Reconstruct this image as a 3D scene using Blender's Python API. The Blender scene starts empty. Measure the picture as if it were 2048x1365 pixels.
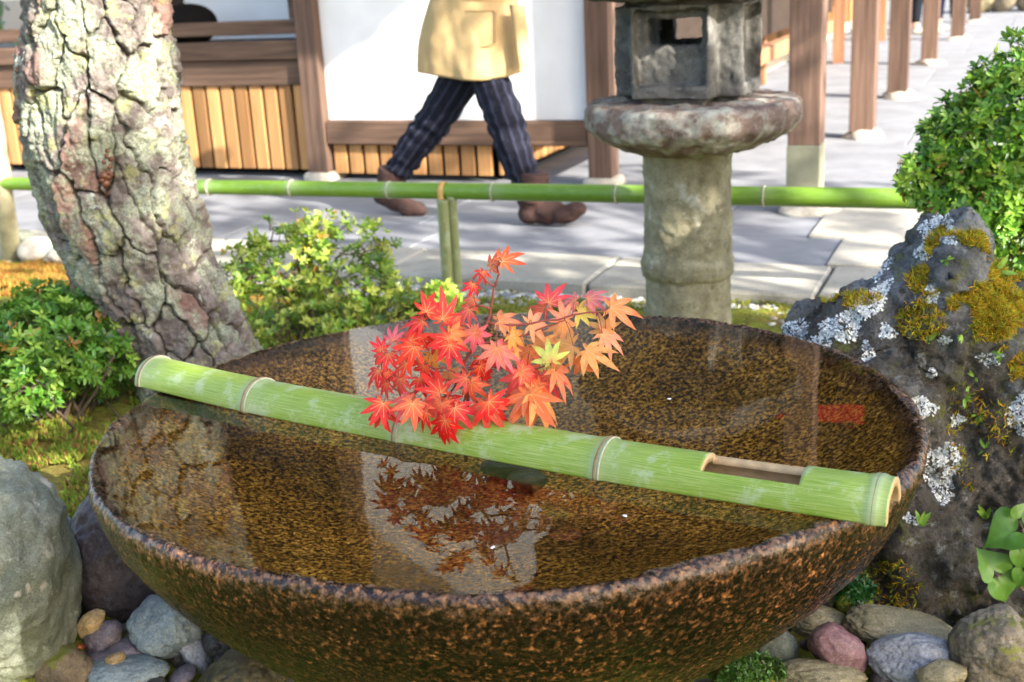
import bpy, bmesh, math, random
import numpy as np
from mathutils import Vector, Matrix
from mathutils.bvhtree import BVHTree
S = bpy.context.scene
COL = S.collection
rnd = random.Random(7)
rng = np.random.default_rng(7)
R = math.radians
# ------------------------------------------------------------------ camera
F = 2450.0; PITCH = R(17.2); ROLL = R(3.0)
CAM = np.array([0, 0, 1.35])
fw = np.array([0, math.cos(PITCH), -math.sin(PITCH)])
r0 = np.array([1.0, 0, 0]); u0 = np.array([0, math.sin(PITCH), math.cos(PITCH)])
rt = math.cos(ROLL) * r0 - math.sin(ROLL) * u0
up = math.sin(ROLL) * r0 + math.cos(ROLL) * u0
cd = bpy.data.cameras.new('camera'); cam = bpy.data.objects.new('camera', cd); COL.objects.link(cam)
cd.sensor_width = 36; cd.lens = 36 * F / 2048; cd.clip_start = .05; cd.clip_end = 300
cam.matrix_world = Matrix(((rt[0], up[0], -fw[0], 0), (rt[1], up[1], -fw[1], 0), (rt[2], up[2], -fw[2], 1.35), (0, 0, 0, 1)))
cd.dof.use_dof = True; cd.dof.focus_distance = 2.12; cd.dof.aperture_fstop = 5.6
S.camera = cam
# ------------------------------------------------------------------ sky, sun, exposure
SUN = np.array([.604, -.620, .500])
w = bpy.data.worlds.new('World'); S.world = w; w.use_nodes = True
nt = w.node_tree; bg = nt.nodes['Background']
sky = nt.nodes.new('ShaderNodeTexSky'); sky.sky_type = 'NISHITA'; sky.sun_disc = False
sky.ozone_density = .5; sky.dust_density = 2.0; sky.sun_elevation = math.asin(SUN[2]); sky.sun_rotation = math.atan2(SUN[0], SUN[1])
nt.links.new(sky.outputs[0], bg.inputs[0]); bg.inputs[1].default_value = .15
sd = bpy.data.lights.new('sun', 'SUN'); sd.energy = 4.0; sd.angle = R(.6); sd.color = (1, .94, .85)
so = bpy.data.objects.new('sun', sd); COL.objects.link(so); so.rotation_euler = Vector(SUN).to_track_quat('Z', 'Y').to_euler()
S.view_settings.view_transform = 'Standard'; S.view_settings.look = 'None'; S.view_settings.gamma = 1
S.view_settings.exposure = 2.05
S.cycles.use_denoising = True
S.cycles.max_bounces = 8; S.cycles.transparent_max_bounces = 12
S.cycles.caustics_reflective = False; S.cycles.caustics_refractive = False

def ray(x, y): return fw * F + rt * (x - 1024) - up * (y - 682.5)
def Zp(x, y, z=0.0):
    d = ray(x, y); return CAM + d * ((z - CAM[2]) / d[2])
def Yp(x, y, Y):
    d = ray(x, y); return CAM + d * (Y / d[1])
def depth(P): return float((np.asarray(P) - CAM) @ fw)
# building axes: U along the wall front, V away from the camera
A_ = R(23.3)
U = np.array([math.cos(A_), -math.sin(A_), 0]); V = np.array([math.sin(A_), math.cos(A_), 0]); B0 = np.array([-1.215, 8.32, 0.])
def W(u, v, z=0.0): return B0 + U * u + V * v + np.array([0, 0, z])
ROTU = -A_

# ------------------------------------------------------------------ noise
def _h(ix, iy, iz, s):
    n = (ix * 374761393 + iy * 668265263 + iz * 2147483647 + s * 974711) & 0x7fffffff
    n = ((n ^ (n >> 13)) * 1274126177) & 0x7fffffff
    n = ((n ^ (n >> 16)) * 668265263) & 0x7fffffff
    return (n & 0xfffff) / float(0xfffff)
def vn(P, seed=0):
    P = np.asarray(P, float); I = np.floor(P).astype(np.int64); f = P - I; f = f * f * (3 - 2 * f)
    o = 0
    for a in (0, 1):
        for b in (0, 1):
            for c in (0, 1):
                wgt = (f[:, 0] if a else 1 - f[:, 0]) * (f[:, 1] if b else 1 - f[:, 1]) * (f[:, 2] if c else 1 - f[:, 2])
                o = o + wgt * _h(I[:, 0] + a, I[:, 1] + b, I[:, 2] + c, seed)
    return o * 2 - 1
def fbm(P, octv=4, seed=0, gain=.5):
    P = np.asarray(P, float); a = 1; o = 0
    for k in range(octv):
        o = o + a * vn(P * (2 ** k) + 17.3 * k, seed + k); a *= gain
    return o
def worley2(p, seed=0):
    I = np.floor(p).astype(np.int64); f1 = np.full(len(p), 9.); f2 = f1.copy(); cid = np.zeros(len(p)); z = np.zeros(len(p), np.int64)
    for a in (-1, 0, 1):
        for b in (-1, 0, 1):
            cx = I[:, 0] + a; cy = I[:, 1] + b
            px = cx + .1 + .8 * _h(cx, cy, z, seed); py = cy + .1 + .8 * _h(cx, cy, z + 1, seed)
            d = np.hypot(px - p[:, 0], py - p[:, 1]); idv = _h(cx, cy, z + 2, seed)
            m = d < f1
            f2 = np.where(m, f1, np.minimum(f2, d)); cid = np.where(m, idv, cid); f1 = np.where(m, d, f1)
    return f1, f2, cid

# ------------------------------------------------------------------ object helpers
def link(o, parent=None):
    COL.objects.link(o)
    if parent is not None: o.parent = parent
    return o
def tag(o, label=None, cat=None, group=None, kind=None):
    for k, v in (('label', label), ('category', cat), ('group', group), ('kind', kind)):
        if v: o[k] = v
    return o
def thing(name, label, cat, loc=(0, 0, 0), group=None):
    o = bpy.data.objects.new(name, None); o.empty_display_size = .1; link(o); o.location = loc
    return tag(o, label, cat, group)
def mkmesh(name, verts, faces, mats, smooth=True, midx=None, col=None, attrs=None):
    me = bpy.data.meshes.new(name)
    verts = np.asarray(verts, np.float32)
    if isinstance(faces, np.ndarray):
        nf, k = faces.shape
        me.vertices.add(len(verts)); me.vertices.foreach_set('co', verts.ravel())
        me.loops.add(nf * k); me.loops.foreach_set('vertex_index', faces.ravel().astype(np.int32))
        me.polygons.add(nf); me.polygons.foreach_set('loop_start', np.arange(0, nf * k, k, dtype=np.int32))
        me.update(calc_edges=True)
    else:
        me.from_pydata(verts.tolist(), [], faces); me.update()
    if not isinstance(mats, (list, tuple)): mats = [mats]
    for m in mats: me.materials.append(m)
    if midx is not None: me.polygons.foreach_set('material_index', np.asarray(midx, np.int32))
    if smooth: me.polygons.foreach_set('use_smooth', np.ones(len(me.polygons), bool))
    if col is not None:
        c = np.ones((len(verts), 4), np.float32); c[:, :3] = col
        me.color_attributes.new('col', 'FLOAT_COLOR', 'POINT').data.foreach_set('color', c.ravel())
    for k, v in (attrs or {}).items():
        me.attributes.new(k, 'FLOAT', 'POINT').data.foreach_set('value', np.asarray(v, np.float32))
    me.validate()
    return me
def part(name, verts, faces, mats, parent=None, label=None, kind=None, **kw):
    """verts in world coordinates; the parent's location is subtracted"""
    verts = np.asarray(verts, float)
    if parent is not None:
        off = np.zeros(3); p = parent
        while p is not None: off += np.array(p.location); p = p.parent
        verts = verts - off
    o = bpy.data.objects.new(name, mkmesh(name, verts, faces, mats, **kw))
    return tag(link(o, parent), label=label, kind=kind)
def solo(name, verts, faces, mats, label, cat, group=None, kind=None, **kw):
    """one-mesh thing with its origin at its lowest centre"""
    verts = np.asarray(verts, float); c = verts.mean(0); c[2] = verts[:, 2].min()
    o = bpy.data.objects.new(name, mkmesh(name, verts - c, faces, mats, **kw)); o.location = c
    return tag(link(o), label, cat, group, kind)
BOXF = [(0, 1, 3, 2), (4, 6, 7, 5), (0, 4, 5, 1), (2, 3, 7, 6), (0, 2, 6, 4), (1, 5, 7, 3)]
def bevel_box(sx, sy, sz, b=.004, seg=1):
    bm = bmesh.new(); bmesh.ops.create_cube(bm, size=1)
    for v in bm.verts: v.co = (v.co.x * sx, v.co.y * sy, v.co.z * sz)
    bmesh.ops.bevel(bm, geom=bm.edges[:], offset=b, segments=seg, affect='EDGES')
    vs = np.array([v.co[:] for v in bm.verts]); fs = [[v.index for v in f.verts] for f in bm.faces]
    bm.free(); return vs, fs
def ubox(u0_, u1, v0, v1, z0, z1, b=.004):
    """box in building axes -> world verts"""
    vs, fs = bevel_box(u1 - u0_, v1 - v0, z1 - z0, b)
    c = W((u0_ + u1) / 2, (v0 + v1) / 2, (z0 + z1) / 2)
    return c + vs[:, :1] * U + vs[:, 1:2] * V + vs[:, 2:] * np.array([0, 0, 1.]), fs
def frames(path):
    path = np.asarray(path, float); t = np.gradient(path, axis=0); t /= np.linalg.norm(t, axis=1)[:, None]
    ref = np.array([0, 0, 1.]) if abs(t[0][2]) < .9 else np.array([0, 1., 0])
    a = np.cross(t, ref); a /= np.linalg.norm(a, axis=1)[:, None]; b = np.cross(a, t)
    return t, a, b
def tube(path, rad, n=8, caps=True):
    path = np.asarray(path, float); rad = np.broadcast_to(rad, len(path)); _, a, b = frames(path)
    th = np.linspace(0, 2 * np.pi, n, endpoint=False)
    v = path[:, None] + rad[:, None, None] * (np.cos(th)[None, :, None] * a[:, None] + np.sin(th)[None, :, None] * b[:, None])
    f = []
    for i in range(len(path) - 1):
        for j in range(n):
            k = (j + 1) % n; f.append([i * n + j, i * n + k, (i + 1) * n + k, (i + 1) * n + j])
    v = v.reshape(-1, 3)
    if caps:
        f.append(list(range(n))[::-1]); f.append([(len(path) - 1) * n + j for j in range(n)])
    return v, f
def join(parts):
    V_, F_, o = [], [], 0
    for v, f in parts:
        V_.append(v); F_ += [[i + o for i in q] for q in f]; o += len(v)
    return np.concatenate(V_), F_
def spline(pts, n):
    pts = np.asarray(pts, float); k = len(pts); t = np.linspace(0, k - 1, n); out = []
    for x in t:
        i = min(int(x), k - 2); f = x - i
        p0 = pts[max(i - 1, 0)]; p1 = pts[i]; p2 = pts[i + 1]; p3 = pts[min(i + 2, k - 1)]
        out.append(.5 * ((2 * p1) + (-p0 + p2) * f + (2 * p0 - 5 * p1 + 4 * p2 - p3) * f * f + (-p0 + 3 * p1 - 3 * p2 + p3) * f ** 3))
    return np.array(out)
_ico = {}
def ico(sub):
    if sub not in _ico:
        bm = bmesh.new(); bmesh.ops.create_icosphere(bm, subdivisions=sub, radius=1)
        _ico[sub] = (np.array([v.co[:] for v in bm.verts]), np.array([[v.index for v in f.verts] for f in bm.faces])); bm.free()
    return _ico[sub]
def remeshed(vf_list, voxel):
    v, f = join(vf_list); me = mkmesh('tmp', v, f, [], smooth=False)
    o = bpy.data.objects.new('tmp', me); COL.objects.link(o)
    m = o.modifiers.new('r', 'REMESH'); m.mode = 'VOXEL'; m.voxel_size = voxel
    dg = bpy.context.evaluated_depsgraph_get(); e = o.evaluated_get(dg).to_mesh()
    vs = np.empty(len(e.vertices) * 3); e.vertices.foreach_get('co', vs); vs = vs.reshape(-1, 3)
    fs = np.empty(len(e.loops), np.int32); e.loops.foreach_get('vertex_index', fs); fs = fs.reshape(-1, 4)
    o.evaluated_get(dg).to_mesh_clear(); bpy.data.objects.remove(o); bpy.data.meshes.remove(me)
    return vs, fs
def vnormals(v, f):
    n = np.zeros_like(v); fn = np.cross(v[f[:, 2]] - v[f[:, 0]], v[f[:, -1]] - v[f[:, 1]])
    for k in range(f.shape[1]): np.add.at(n, f[:, k], fn)
    return n / (np.linalg.norm(n, axis=1)[:, None] + 1e-12)
def smoothv(v, f, it=2):
    e = np.concatenate([np.stack([f[:, k], f[:, (k + 1) % f.shape[1]]], 1) for k in range(f.shape[1])])
    for _ in range(it):
        s = np.zeros_like(v); c = np.zeros(len(v))
        np.add.at(s, e[:, 0], v[e[:, 1]]); np.add.at(s, e[:, 1], v[e[:, 0]]); np.add.at(c, e[:, 0], 1); np.add.at(c, e[:, 1], 1)
        v = .4 * v + .6 * s / c[:, None]
    return v

# ------------------------------------------------------------------ materials
def newmat(name, rough=.7, spec=.5):
    m = bpy.data.materials.new(name); m.use_nodes = True; n = m.node_tree.nodes; b = n['Principled BSDF']
    b.inputs['Roughness'].default_value = rough; b.inputs['Specular IOR Level'].default_value = spec
    return m, n, m.node_tree.links, b
def coords(n, l, scale=(1, 1, 1), rot=(0, 0, 0)):
    g = n.new('ShaderNodeNewGeometry'); mp = n.new('ShaderNodeMapping'); mp.inputs['Scale'].default_value = scale
    mp.inputs['Rotation'].default_value = rot; l.new(g.outputs['Position'], mp.inputs['Vector']); return mp.outputs[0]
def noise(n, l, vec, scale, detail=4, rough=.55, dist=0):
    t = n.new('ShaderNodeTexNoise'); t.inputs['Scale'].default_value = scale; t.inputs['Detail'].default_value = detail
    t.inputs['Roughness'].default_value = rough; t.inputs['Distortion'].default_value = dist; l.new(vec, t.inputs['Vector']); return t.outputs['Fac']
def ramp(n, l, fac, stops):
    r = n.new('ShaderNodeValToRGB'); e = r.color_ramp.elements
    while len(e) < len(stops): e.new(.5)
    for i, (p, c) in enumerate(stops): e[i].position = p; e[i].color = (*c, 1) if len(c) == 3 else c
    l.new(fac, r.inputs[0]); return r.outputs[0]
def g3(x): return (x, x, x)
def mix(n, l, fac, a, b, blend='MIX'):
    m = n.new('ShaderNodeMix'); m.data_type = 'RGBA'; m.blend_type = blend
    for s, x in ((0, fac), (6, a), (7, b)):
        if hasattr(x, 'links'): l.new(x, m.inputs[s])
        elif s == 0: m.inputs[0].default_value = x
        else: m.inputs[s].default_value = (*x, 1)
    return m.outputs[2]
def bump(n, l, b, h, strength=.5, dist=.01, prev=None):
    k = n.new('ShaderNodeBump'); k.inputs['Strength'].default_value = strength; k.inputs['Distance'].default_value = dist
    l.new(h, k.inputs['Height'])
    if prev is not None: l.new(prev, k.inputs['Normal'])
    l.new(k.outputs[0], b.inputs['Normal']); return k.outputs[0]
def attr(n, name, out='Color'):
    a = n.new('ShaderNodeAttribute'); a.attribute_name = name; return a.outputs[out]

def stone_mat(name, c1, c2, c3=None, scale=14, bs=.5, bd=.006, rough=.75, spot=None, spot_t=(.62, .68), spot_scale=22, stretch=(1, 1, 1), spec=.4, moss=None, mosst=(.5, .6), con=.85, vein=.28):
    m, n, l, b = newmat(name, rough, spec); v = coords(n, l, stretch)
    a = noise(n, l, v, scale, 6, .65); stops = [(.3, c1), (.6, c2)] + ([(.75, c3)] if c3 else [])
    c = ramp(n, l, a, stops); fine = noise(n, l, v, max(scale * 22, 160), 5, .75)
    c = mix(n, l, con, c, ramp(n, l, fine, [(.25, g3(.3)), (.7, g3(1.35))]), 'MULTIPLY')
    if spot:
        s = noise(n, l, v, spot_scale, 5, .6); c = mix(n, l, ramp(n, l, s, [(spot_t[0], g3(0)), (spot_t[1], g3(1))]), c, spot)
    if moss:
        s = noise(n, l, v, 7, 6, .7); g = n.new('ShaderNodeNewGeometry'); sx = n.new('ShaderNodeSeparateXYZ'); l.new(g.outputs['Normal'], sx.inputs[0])
        ad = n.new('ShaderNodeMath'); ad.operation = 'MULTIPLY_ADD'; l.new(sx.outputs[2], ad.inputs[0]); ad.inputs[1].default_value = .25; l.new(s, ad.inputs[2])
        c = mix(n, l, ramp(n, l, ad.outputs[0], [(mosst[0], g3(0)), (mosst[1], g3(1))]), c, moss)
    if con > .6:
        s = noise(n, l, v, 70, 6, .7); c = mix(n, l, ramp(n, l, s, [(.60, g3(0)), (.68, g3(.55))]), c, tuple(min(.6, x * 1.25 + .10) for x in c2))
        s = noise(n, l, v, 5, 6, .7, .4); c = mix(n, l, ramp(n, l, s, [(.487, g3(0)), (.5, g3(vein)), (.513, g3(0))]), c, tuple(min(.6, x * 1.2 + .14) for x in c2))
        s = noise(n, l, v, 38, 6, .75); c = mix(n, l, ramp(n, l, s, [(.34, g3(.7)), (.43, g3(0))]), c, tuple(x * .5 for x in c1))
    l.new(c, b.inputs['Base Color'])
    h = mix(n, l, .4, noise(n, l, v, scale * 2.2, 8, .75), fine)
    bump(n, l, b, h, bs, bd); return m
def wood_mat(name, dark, light, scale=30, axis='z', rough=.75, var=.25, bd=.003):
    sc = {'z': (1, 1, .05), 'u': (.05, 1, 1)}[axis]
    m, n, l, b = newmat(name, rough, .3)
    v = coords(n, l, sc, (0, 0, A_) if axis == 'u' else (0, 0, 0))
    if axis == 'u':  # rotate first, then stretch
        g = n.new('ShaderNodeNewGeometry'); q = n.new('ShaderNodeVectorRotate'); q.rotation_type = 'Z_AXIS'; q.inputs['Angle'].default_value = A_
        l.new(g.outputs['Position'], q.inputs['Vector']); mp = n.new('ShaderNodeMapping'); mp.inputs['Scale'].default_value = sc; l.new(q.outputs[0], mp.inputs['Vector']); v = mp.outputs[0]
    a = noise(n, l, v, scale, 6, .65, .6); c = ramp(n, l, a, [(.3, dark), (.68, light)])
    oi = n.new('ShaderNodeObjectInfo'); k = n.new('ShaderNodeMapRange'); k.inputs[3].default_value = 1 - var; k.inputs[4].default_value = 1 + var
    l.new(oi.outputs['Random'], k.inputs[0]); cc = n.new('ShaderNodeCombineColor')
    for i in range(3): l.new(k.outputs[0], cc.inputs[i])
    c = mix(n, l, 1.0, c, cc.outputs[0], 'MULTIPLY'); l.new(c, b.inputs['Base Color']); bump(n, l, b, a, .5, bd); return m
def leaf_mat(name, trans=.45, rough=.38, spec=.5, objcol=False):
    m, n, l, b = newmat(name, rough, spec)
    if objcol: oi = n.new('ShaderNodeObjectInfo'); c = oi.outputs['Color']
    else: c = attr(n, 'col')
    v = coords(n, l); a = noise(n, l, v, 60, 3); c = mix(n, l, .35, c, ramp(n, l, a, [(.3, g3(.6)), (.7, g3(1.2))]), 'MULTIPLY')
    if objcol:
        c = mix(n, l, ramp(n, l, attr(n, 'rad', 'Fac'), [(.0, g3(.55)), (.35, g3(0))]), c, (.9, .35, .05))
        c = mix(n, l, ramp(n, l, attr(n, 'rad', 'Fac'), [(.6, g3(0)), (1.0, g3(.45))]), c, (.70, .04, .03))
        c = mix(n, l, ramp(n, l, attr(n, 'rib', 'Fac'), [(.84, g3(0)), (.95, g3(.6))]), c, (.98, .55, .30))
        s = noise(n, l, v, 24, 4, .7); c = mix(n, l, ramp(n, l, s, [(.60, g3(0)), (.72, g3(.6))]), c, (.50, .10, .03))
    l.new(c, b.inputs['Base Color'])
    t = n.new('ShaderNodeBsdfTranslucent'); l.new(c, t.inputs[0]); mx = n.new('ShaderNodeMixShader'); mx.inputs[0].default_value = trans
    out = n['Material Output']; l.new(b.outputs[0], mx.inputs[1]); l.new(t.outputs[0], mx.inputs[2]); l.new(mx.outputs[0], out.inputs[0]); return m
def plain(name, c, rough=.6, spec=.4, nscale=40, amt=.25, bd=.001):
    m, n, l, b = newmat(name, rough, spec); v = coords(n, l); a = noise(n, l, v, nscale, 5)
    l.new(mix(n, l, amt, c, ramp(n, l, a, [(.3, g3(.3)), (.7, g3(1.3))]), 'MULTIPLY'), b.inputs['Base Color']); bump(n, l, b, a, .4, bd); return m
def colmat(name, rough=.8, spec=.3, nscale=60, amt=.4, bd=.002):
    m, n, l, b = newmat(name, rough, spec); v = coords(n, l); a = noise(n, l, v, nscale, 5)
    l.new(mix(n, l, amt, attr(n, 'col'), ramp(n, l, a, [(.3, g3(.4)), (.7, g3(1.3))]), 'MULTIPLY'), b.inputs['Base Color']); bump(n, l, b, a, .5, bd); return m

def granite():
    m, n, l, b = newmat('wet_granite', .15, .4); v = coords(n, l)
    a = noise(n, l, v, 105, 5, .68); inn = attr(n, 'inner', 'Fac'); a_in = noise(n, l, v, 125, 5, .66); big = noise(n, l, v, 6, 4, .6); mid = noise(n, l, v, 60, 3, .7)
    c = ramp(n, l, a, [(.44, (.002, .0012, .0008)), (.52, (.012, .0048, .0018)), (.58, (.080, .029, .009)), (.70, (.52, .22, .07))])
    c = mix(n, l, inn, c, ramp(n, l, a_in, [(.38, (.010, .005, .002)), (.46, (.10, .045, .006)), (.52, (.42, .18, .02)), (.64, (.88, .49, .10))]))  # inside of the same granite painted brighter, as if lit through the water
    c = mix(n, l, .7, c, ramp(n, l, mid, [(.3, g3(.35)), (.7, g3(1.5))]), 'MULTIPLY')
    c = mix(n, l, .6, c, ramp(n, l, big, [(.35, g3(.35)), (.65, g3(1.35))]), 'MULTIPLY')
    pk = ramp(n, l, noise(n, l, v, 95, 3, .6), [(.46, (.03, .015, .008)), (.62, (.50, .27, .14))])
    rim = attr(n, 'rim', 'Fac'); c = mix(n, l, mix_fac(n, l, rim, .32), c, pk)
    l.new(c, b.inputs['Base Color'])
    r = ramp(n, l, a, [(.35, g3(.16)), (.7, g3(.42))]); l.new(r, b.inputs['Roughness'])
    k = bump(n, l, b, noise(n, l, v, 150, 3, .7), .7, .0022); return m
def mix_fac(n, l, s, k):
    q = n.new('ShaderNodeMath'); q.operation = 'MULTIPLY'; l.new(s, q.inputs[0]); q.inputs[1].default_value = k; return q.outputs[0]

def bamboo_mat(name, top, low, dirt=.3):
    m, n, l, b = newmat(name, .38, .45)
    al = attr(n, 'along', 'Fac'); ar = attr(n, 'around', 'Fac'); cx = n.new('ShaderNodeCombineXYZ')
    for i, (s, k) in enumerate(((al, 5.0), (ar, 9.0))): l.new(mix_fac(n, l, s, k), cx.inputs[i])
    a = noise(n, l, cx.outputs[0], 3.0, 6, .7)
    cx2 = n.new('ShaderNodeCombineXYZ')
    for i, (s, k) in enumerate(((al, 6.0), (ar, 70.0))): l.new(mix_fac(n, l, s, k), cx2.inputs[i])
    st = noise(n, l, cx2.outputs[0], 2.0, 5, .7)
    c = ramp(n, l, a, [(.3, low), (.62, top)]); c = mix(n, l, .7, c, ramp(n, l, st, [(.3, g3(.6)), (.7, g3(1.3))]), 'MULTIPLY')
    wx = ramp(n, l, mix(n, l, .5, st, a), [(.50, g3(0)), (.62, g3(dirt))]); c = mix(n, l, wx, c, (.40, .46, .25))
    sc_ = noise(n, l, coords(n, l), 160, 4, .8); c = mix(n, l, ramp(n, l, sc_, [(.66, g3(0)), (.72, g3(.6))]), c, (.16, .14, .06))
    bl = noise(n, l, coords(n, l), 22, 5, .7); c = mix(n, l, ramp(n, l, bl, [(.52, g3(0)), (.62, g3(dirt * .8))]), c, (.47, .52, .36))
    nd = attr(n, 'node', 'Fac'); c = mix(n, l, mix_fac(n, l, nd, .75), c, (.33, .38, .25))
    l.new(c, b.inputs['Base Color']); bump(n, l, b, st, .25, .001); return m

M = {}
M['granite'] = granite()
M['bamboo'] = bamboo_mat('cut_green_bamboo', (.30, .39, .045), (.13, .26, .012), .55)
M['bamboo_rail'] = bamboo_mat('fence_bamboo', (.19, .33, .03), (.10, .22, .02), .1)
M['bamboo_old'] = bamboo_mat('aged_bamboo', (.28, .29, .12), (.16, .19, .07), .5)
M['bamboo_wood'] = plain('bamboo_inside', (.55, .38, .20), .6, .3, 60, .35)
M['node'] = plain('bamboo_node', (.26, .17, .09), .6, .3, 90, .4)
M['node_pale'] = plain('bamboo_node_pale', (.46, .44, .33), .6, .3, 90, .3)
M['strap'] = plain('yellow_strap', (.62, .36, .10), .5, .4, 30, .3)
M['plaster'] = plain('white_plaster', (.80, .80, .80), .9, .1, 2.5, .16)
M['wood'] = wood_mat('weathered_post_wood', (.055, .033, .023), (.17, .105, .075), 26)
M['beam'] = wood_mat('weathered_beam_wood', (.038, .023, .015), (.15, .09, .06), 22, 'u')
M['darkwood'] = wood_mat('dark_board_wood', (.018, .012, .008), (.05, .032, .022), 20, 'u')
M['slat'] = wood_mat('pale_slat_wood', (.27, .125, .043), (.47, .255, .10), 16, 'z', .7, .45)
M['redwood'] = wood_mat('reddish_post_wood', (.22, .10, .05), (.42, .22, .12), 24)
M['dark'] = plain('shade_and_cushion_black', (.01, .009, .008), .9, .1)  # near-black paints the underfloor shade; the black cushion shares it
M['felt'] = plain('red_felt', (.55, .03, .03), .9, .1)
M['patina'] = plain('greenish_metal_wrap', (.22, .22, .15), .55, .4, 12, .3)
M['footing'] = stone_mat('pale_footing_stone', (.42, .37, .28), (.6, .55, .45), None, 20)
M['slab'] = stone_mat('grey_paving_slab', (.17, .175, .19), (.25, .257, .272), None, 3, .15, .001, .8, con=.25)
M['creamslab'] = stone_mat('cream_paving_slab', (.34, .32, .265), (.47, .44, .365), None, 5, .3, .003, .8, spot=(.3, .29, .24), spot_scale=9, con=.5)
M['soil'] = stone_mat('dark_soil', (.035, .028, .018), (.08, .065, .04), None, 8, .8, .01, .9)
M['leaf'] = leaf_mat('azalea_leaf', .35, .33)
M['maple'] = leaf_mat('maple_leaf', .42, .5, .3, True)
M['sprig'] = leaf_mat('moss_sprig', .35, .7, .2)
M['twig'] = plain('twig_bark', (.14, .10, .07), .8, .3, 90, .4)
M['redtwig'] = plain('maple_twig', (.30, .07, .05), .6, .4, 90, .3)
M['pebble'] = colmat('pebble', .7, .4, 80, .4)
M['lichen'] = colmat('lichen', .9, .15, 150, .35)

# ------------------------------------------------------------------ ground
def ground_h(x, y):
    v = (x - B0[0]) * V[0] + (y - B0[1]) * V[1]
    t = np.clip((-2.3 - v) / 1.2, 0, 1); t = t * t * (3 - 2 * t)
    left = np.clip((-.3 - x) / .9, 0, 1) * np.clip((y - 1.9) / .8, 0, 1)
    return -.045 + t * (.03 + .12 * left)
n1 = 60
far = np.array([[-120, -60, -.12], [120, -60, -.12], [120, 160, -.12], [-120, 160, -.12]])
tag(part('ground', far, [[0, 1, 2, 3]], M['soil']), kind='structure')
def moss_mat():
    m, n, l, b = newmat('moss_ground', .95, .1); v = coords(n, l)
    a = noise(n, l, v, 5, 6, .65); f = noise(n, l, v, 70, 4, .7); g = noise(n, l, v, 2.2, 3)
    c = ramp(n, l, a, [(.30, (.06, .045, .02)), (.42, (.12, .12, .025)), (.55, (.24, .27, .04)), (.72, (.40, .38, .06))])
    c = mix(n, l, ramp(n, l, g, [(.52, g3(0)), (.62, g3(.7))]), c, (.26, .14, .05))
    c = mix(n, l, .7, c, ramp(n, l, f, [(.3, g3(.35)), (.7, g3(1.5))]), 'MULTIPLY'); l.new(c, b.inputs['Base Color'])
    bump(n, l, b, f, 1, .012); return m
M['moss'] = moss_mat()
# garden bed as a fine sheet in building axes
us = np.linspace(-4.5, 7.5, 380); vs_ = np.concatenate([np.linspace(-9.5, -2.34, 300)])
uu, vv = np.meshgrid(us, vs_); P = B0 + uu.reshape(-1, 1) * U + vv.reshape(-1, 1) * V
hz = ground_h(P[:, 0], P[:, 1]) + .018 * fbm(P * [3, 3, 0], 4, 3) + .006 * fbm(P * [22, 22, 0], 3, 5)
inb = ((P[:, 0] / .95) ** 2 + ((P[:, 1] - 2.1) / .95) ** 2) < 1
hz = np.where(inb, hz - .07, hz)
P[:, 2] = hz
idx = np.arange(len(P)).reshape(len(vs_), len(us)); fq = np.stack([idx[:-1, :-1], idx[:-1, 1:], idx[1:, 1:], idx[1:, :-1]], -1).reshape(-1, 4)
tag(part('garden_ground', P, fq, M['moss']), kind='structure')

def GZ(x, y): return float(ground_h(np.array([x]), np.array([y]))[0])

# paving: separate slabs with open joints on a bed
bv, bf = ubox(-8, 14, -1.86, 40, -.10, -.012, .001)
bed = tag(part('paving_bed', bv, bf, M['soil'], smooth=False), kind='structure')
pav = thing('pavement', None, None, tuple(W(0, -1.8))); del_ = [pav.pop(k, None) for k in ('label', 'category')]; pav['kind'] = 'structure'
vrow = [-1.80, -1.25, -.35, .65, 1.75, 2.95, 4.25, 5.65, 7.2, 9.0, 11.0, 13.5, 16.5, 20.0, 25.0]
for i in range(len(vrow) - 1):
    L = 1.35 + .25 * (i % 3); u_ = -6.0 + .6 * (i % 2)
    L *= 1 + .06 * i
    while u_ < 12:
        uL = u_ + L * rnd.uniform(.85, 1.15)
        if i == 0 and u_ < 3.62 < uL: uL = 3.62
        if i == 1 and u_ < 3.45 < uL: uL = 3.45
        cream = (i == 0 and u_ > 3.6) or (i == 1 and 3.4 < u_ < 6)
        v, f = ubox(u_ + .004, uL - .004, vrow[i] + .004, vrow[i + 1] - .004, -.06, rnd.uniform(-.001, .001) + (.012 if cream else 0), .006)
        part('slab', v, f, M['creamslab' if cream else 'slab'], pav, smooth=False)
        u_ = uL
kb = thing('kerb', None, None, tuple(W(0, -2.1))); [kb.pop(k, None) for k in ('label', 'category')]; kb['kind'] = 'structure'
u_ = -5.2
while u_ < 9:
    L = rnd.uniform(.75, 1.25); j = rnd.uniform(-.03, .03)
    bm = bmesh.new(); nx, ny = 14, 7
    v, f = ubox(u_ + .006, u_ + L - .006, -2.31 + j, -1.808, -.12, .004 + rnd.uniform(-.003, .004), .012)
    part('kerb_stone', v, f, M['creamslab'], kb, smooth=False); u_ += L
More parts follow.
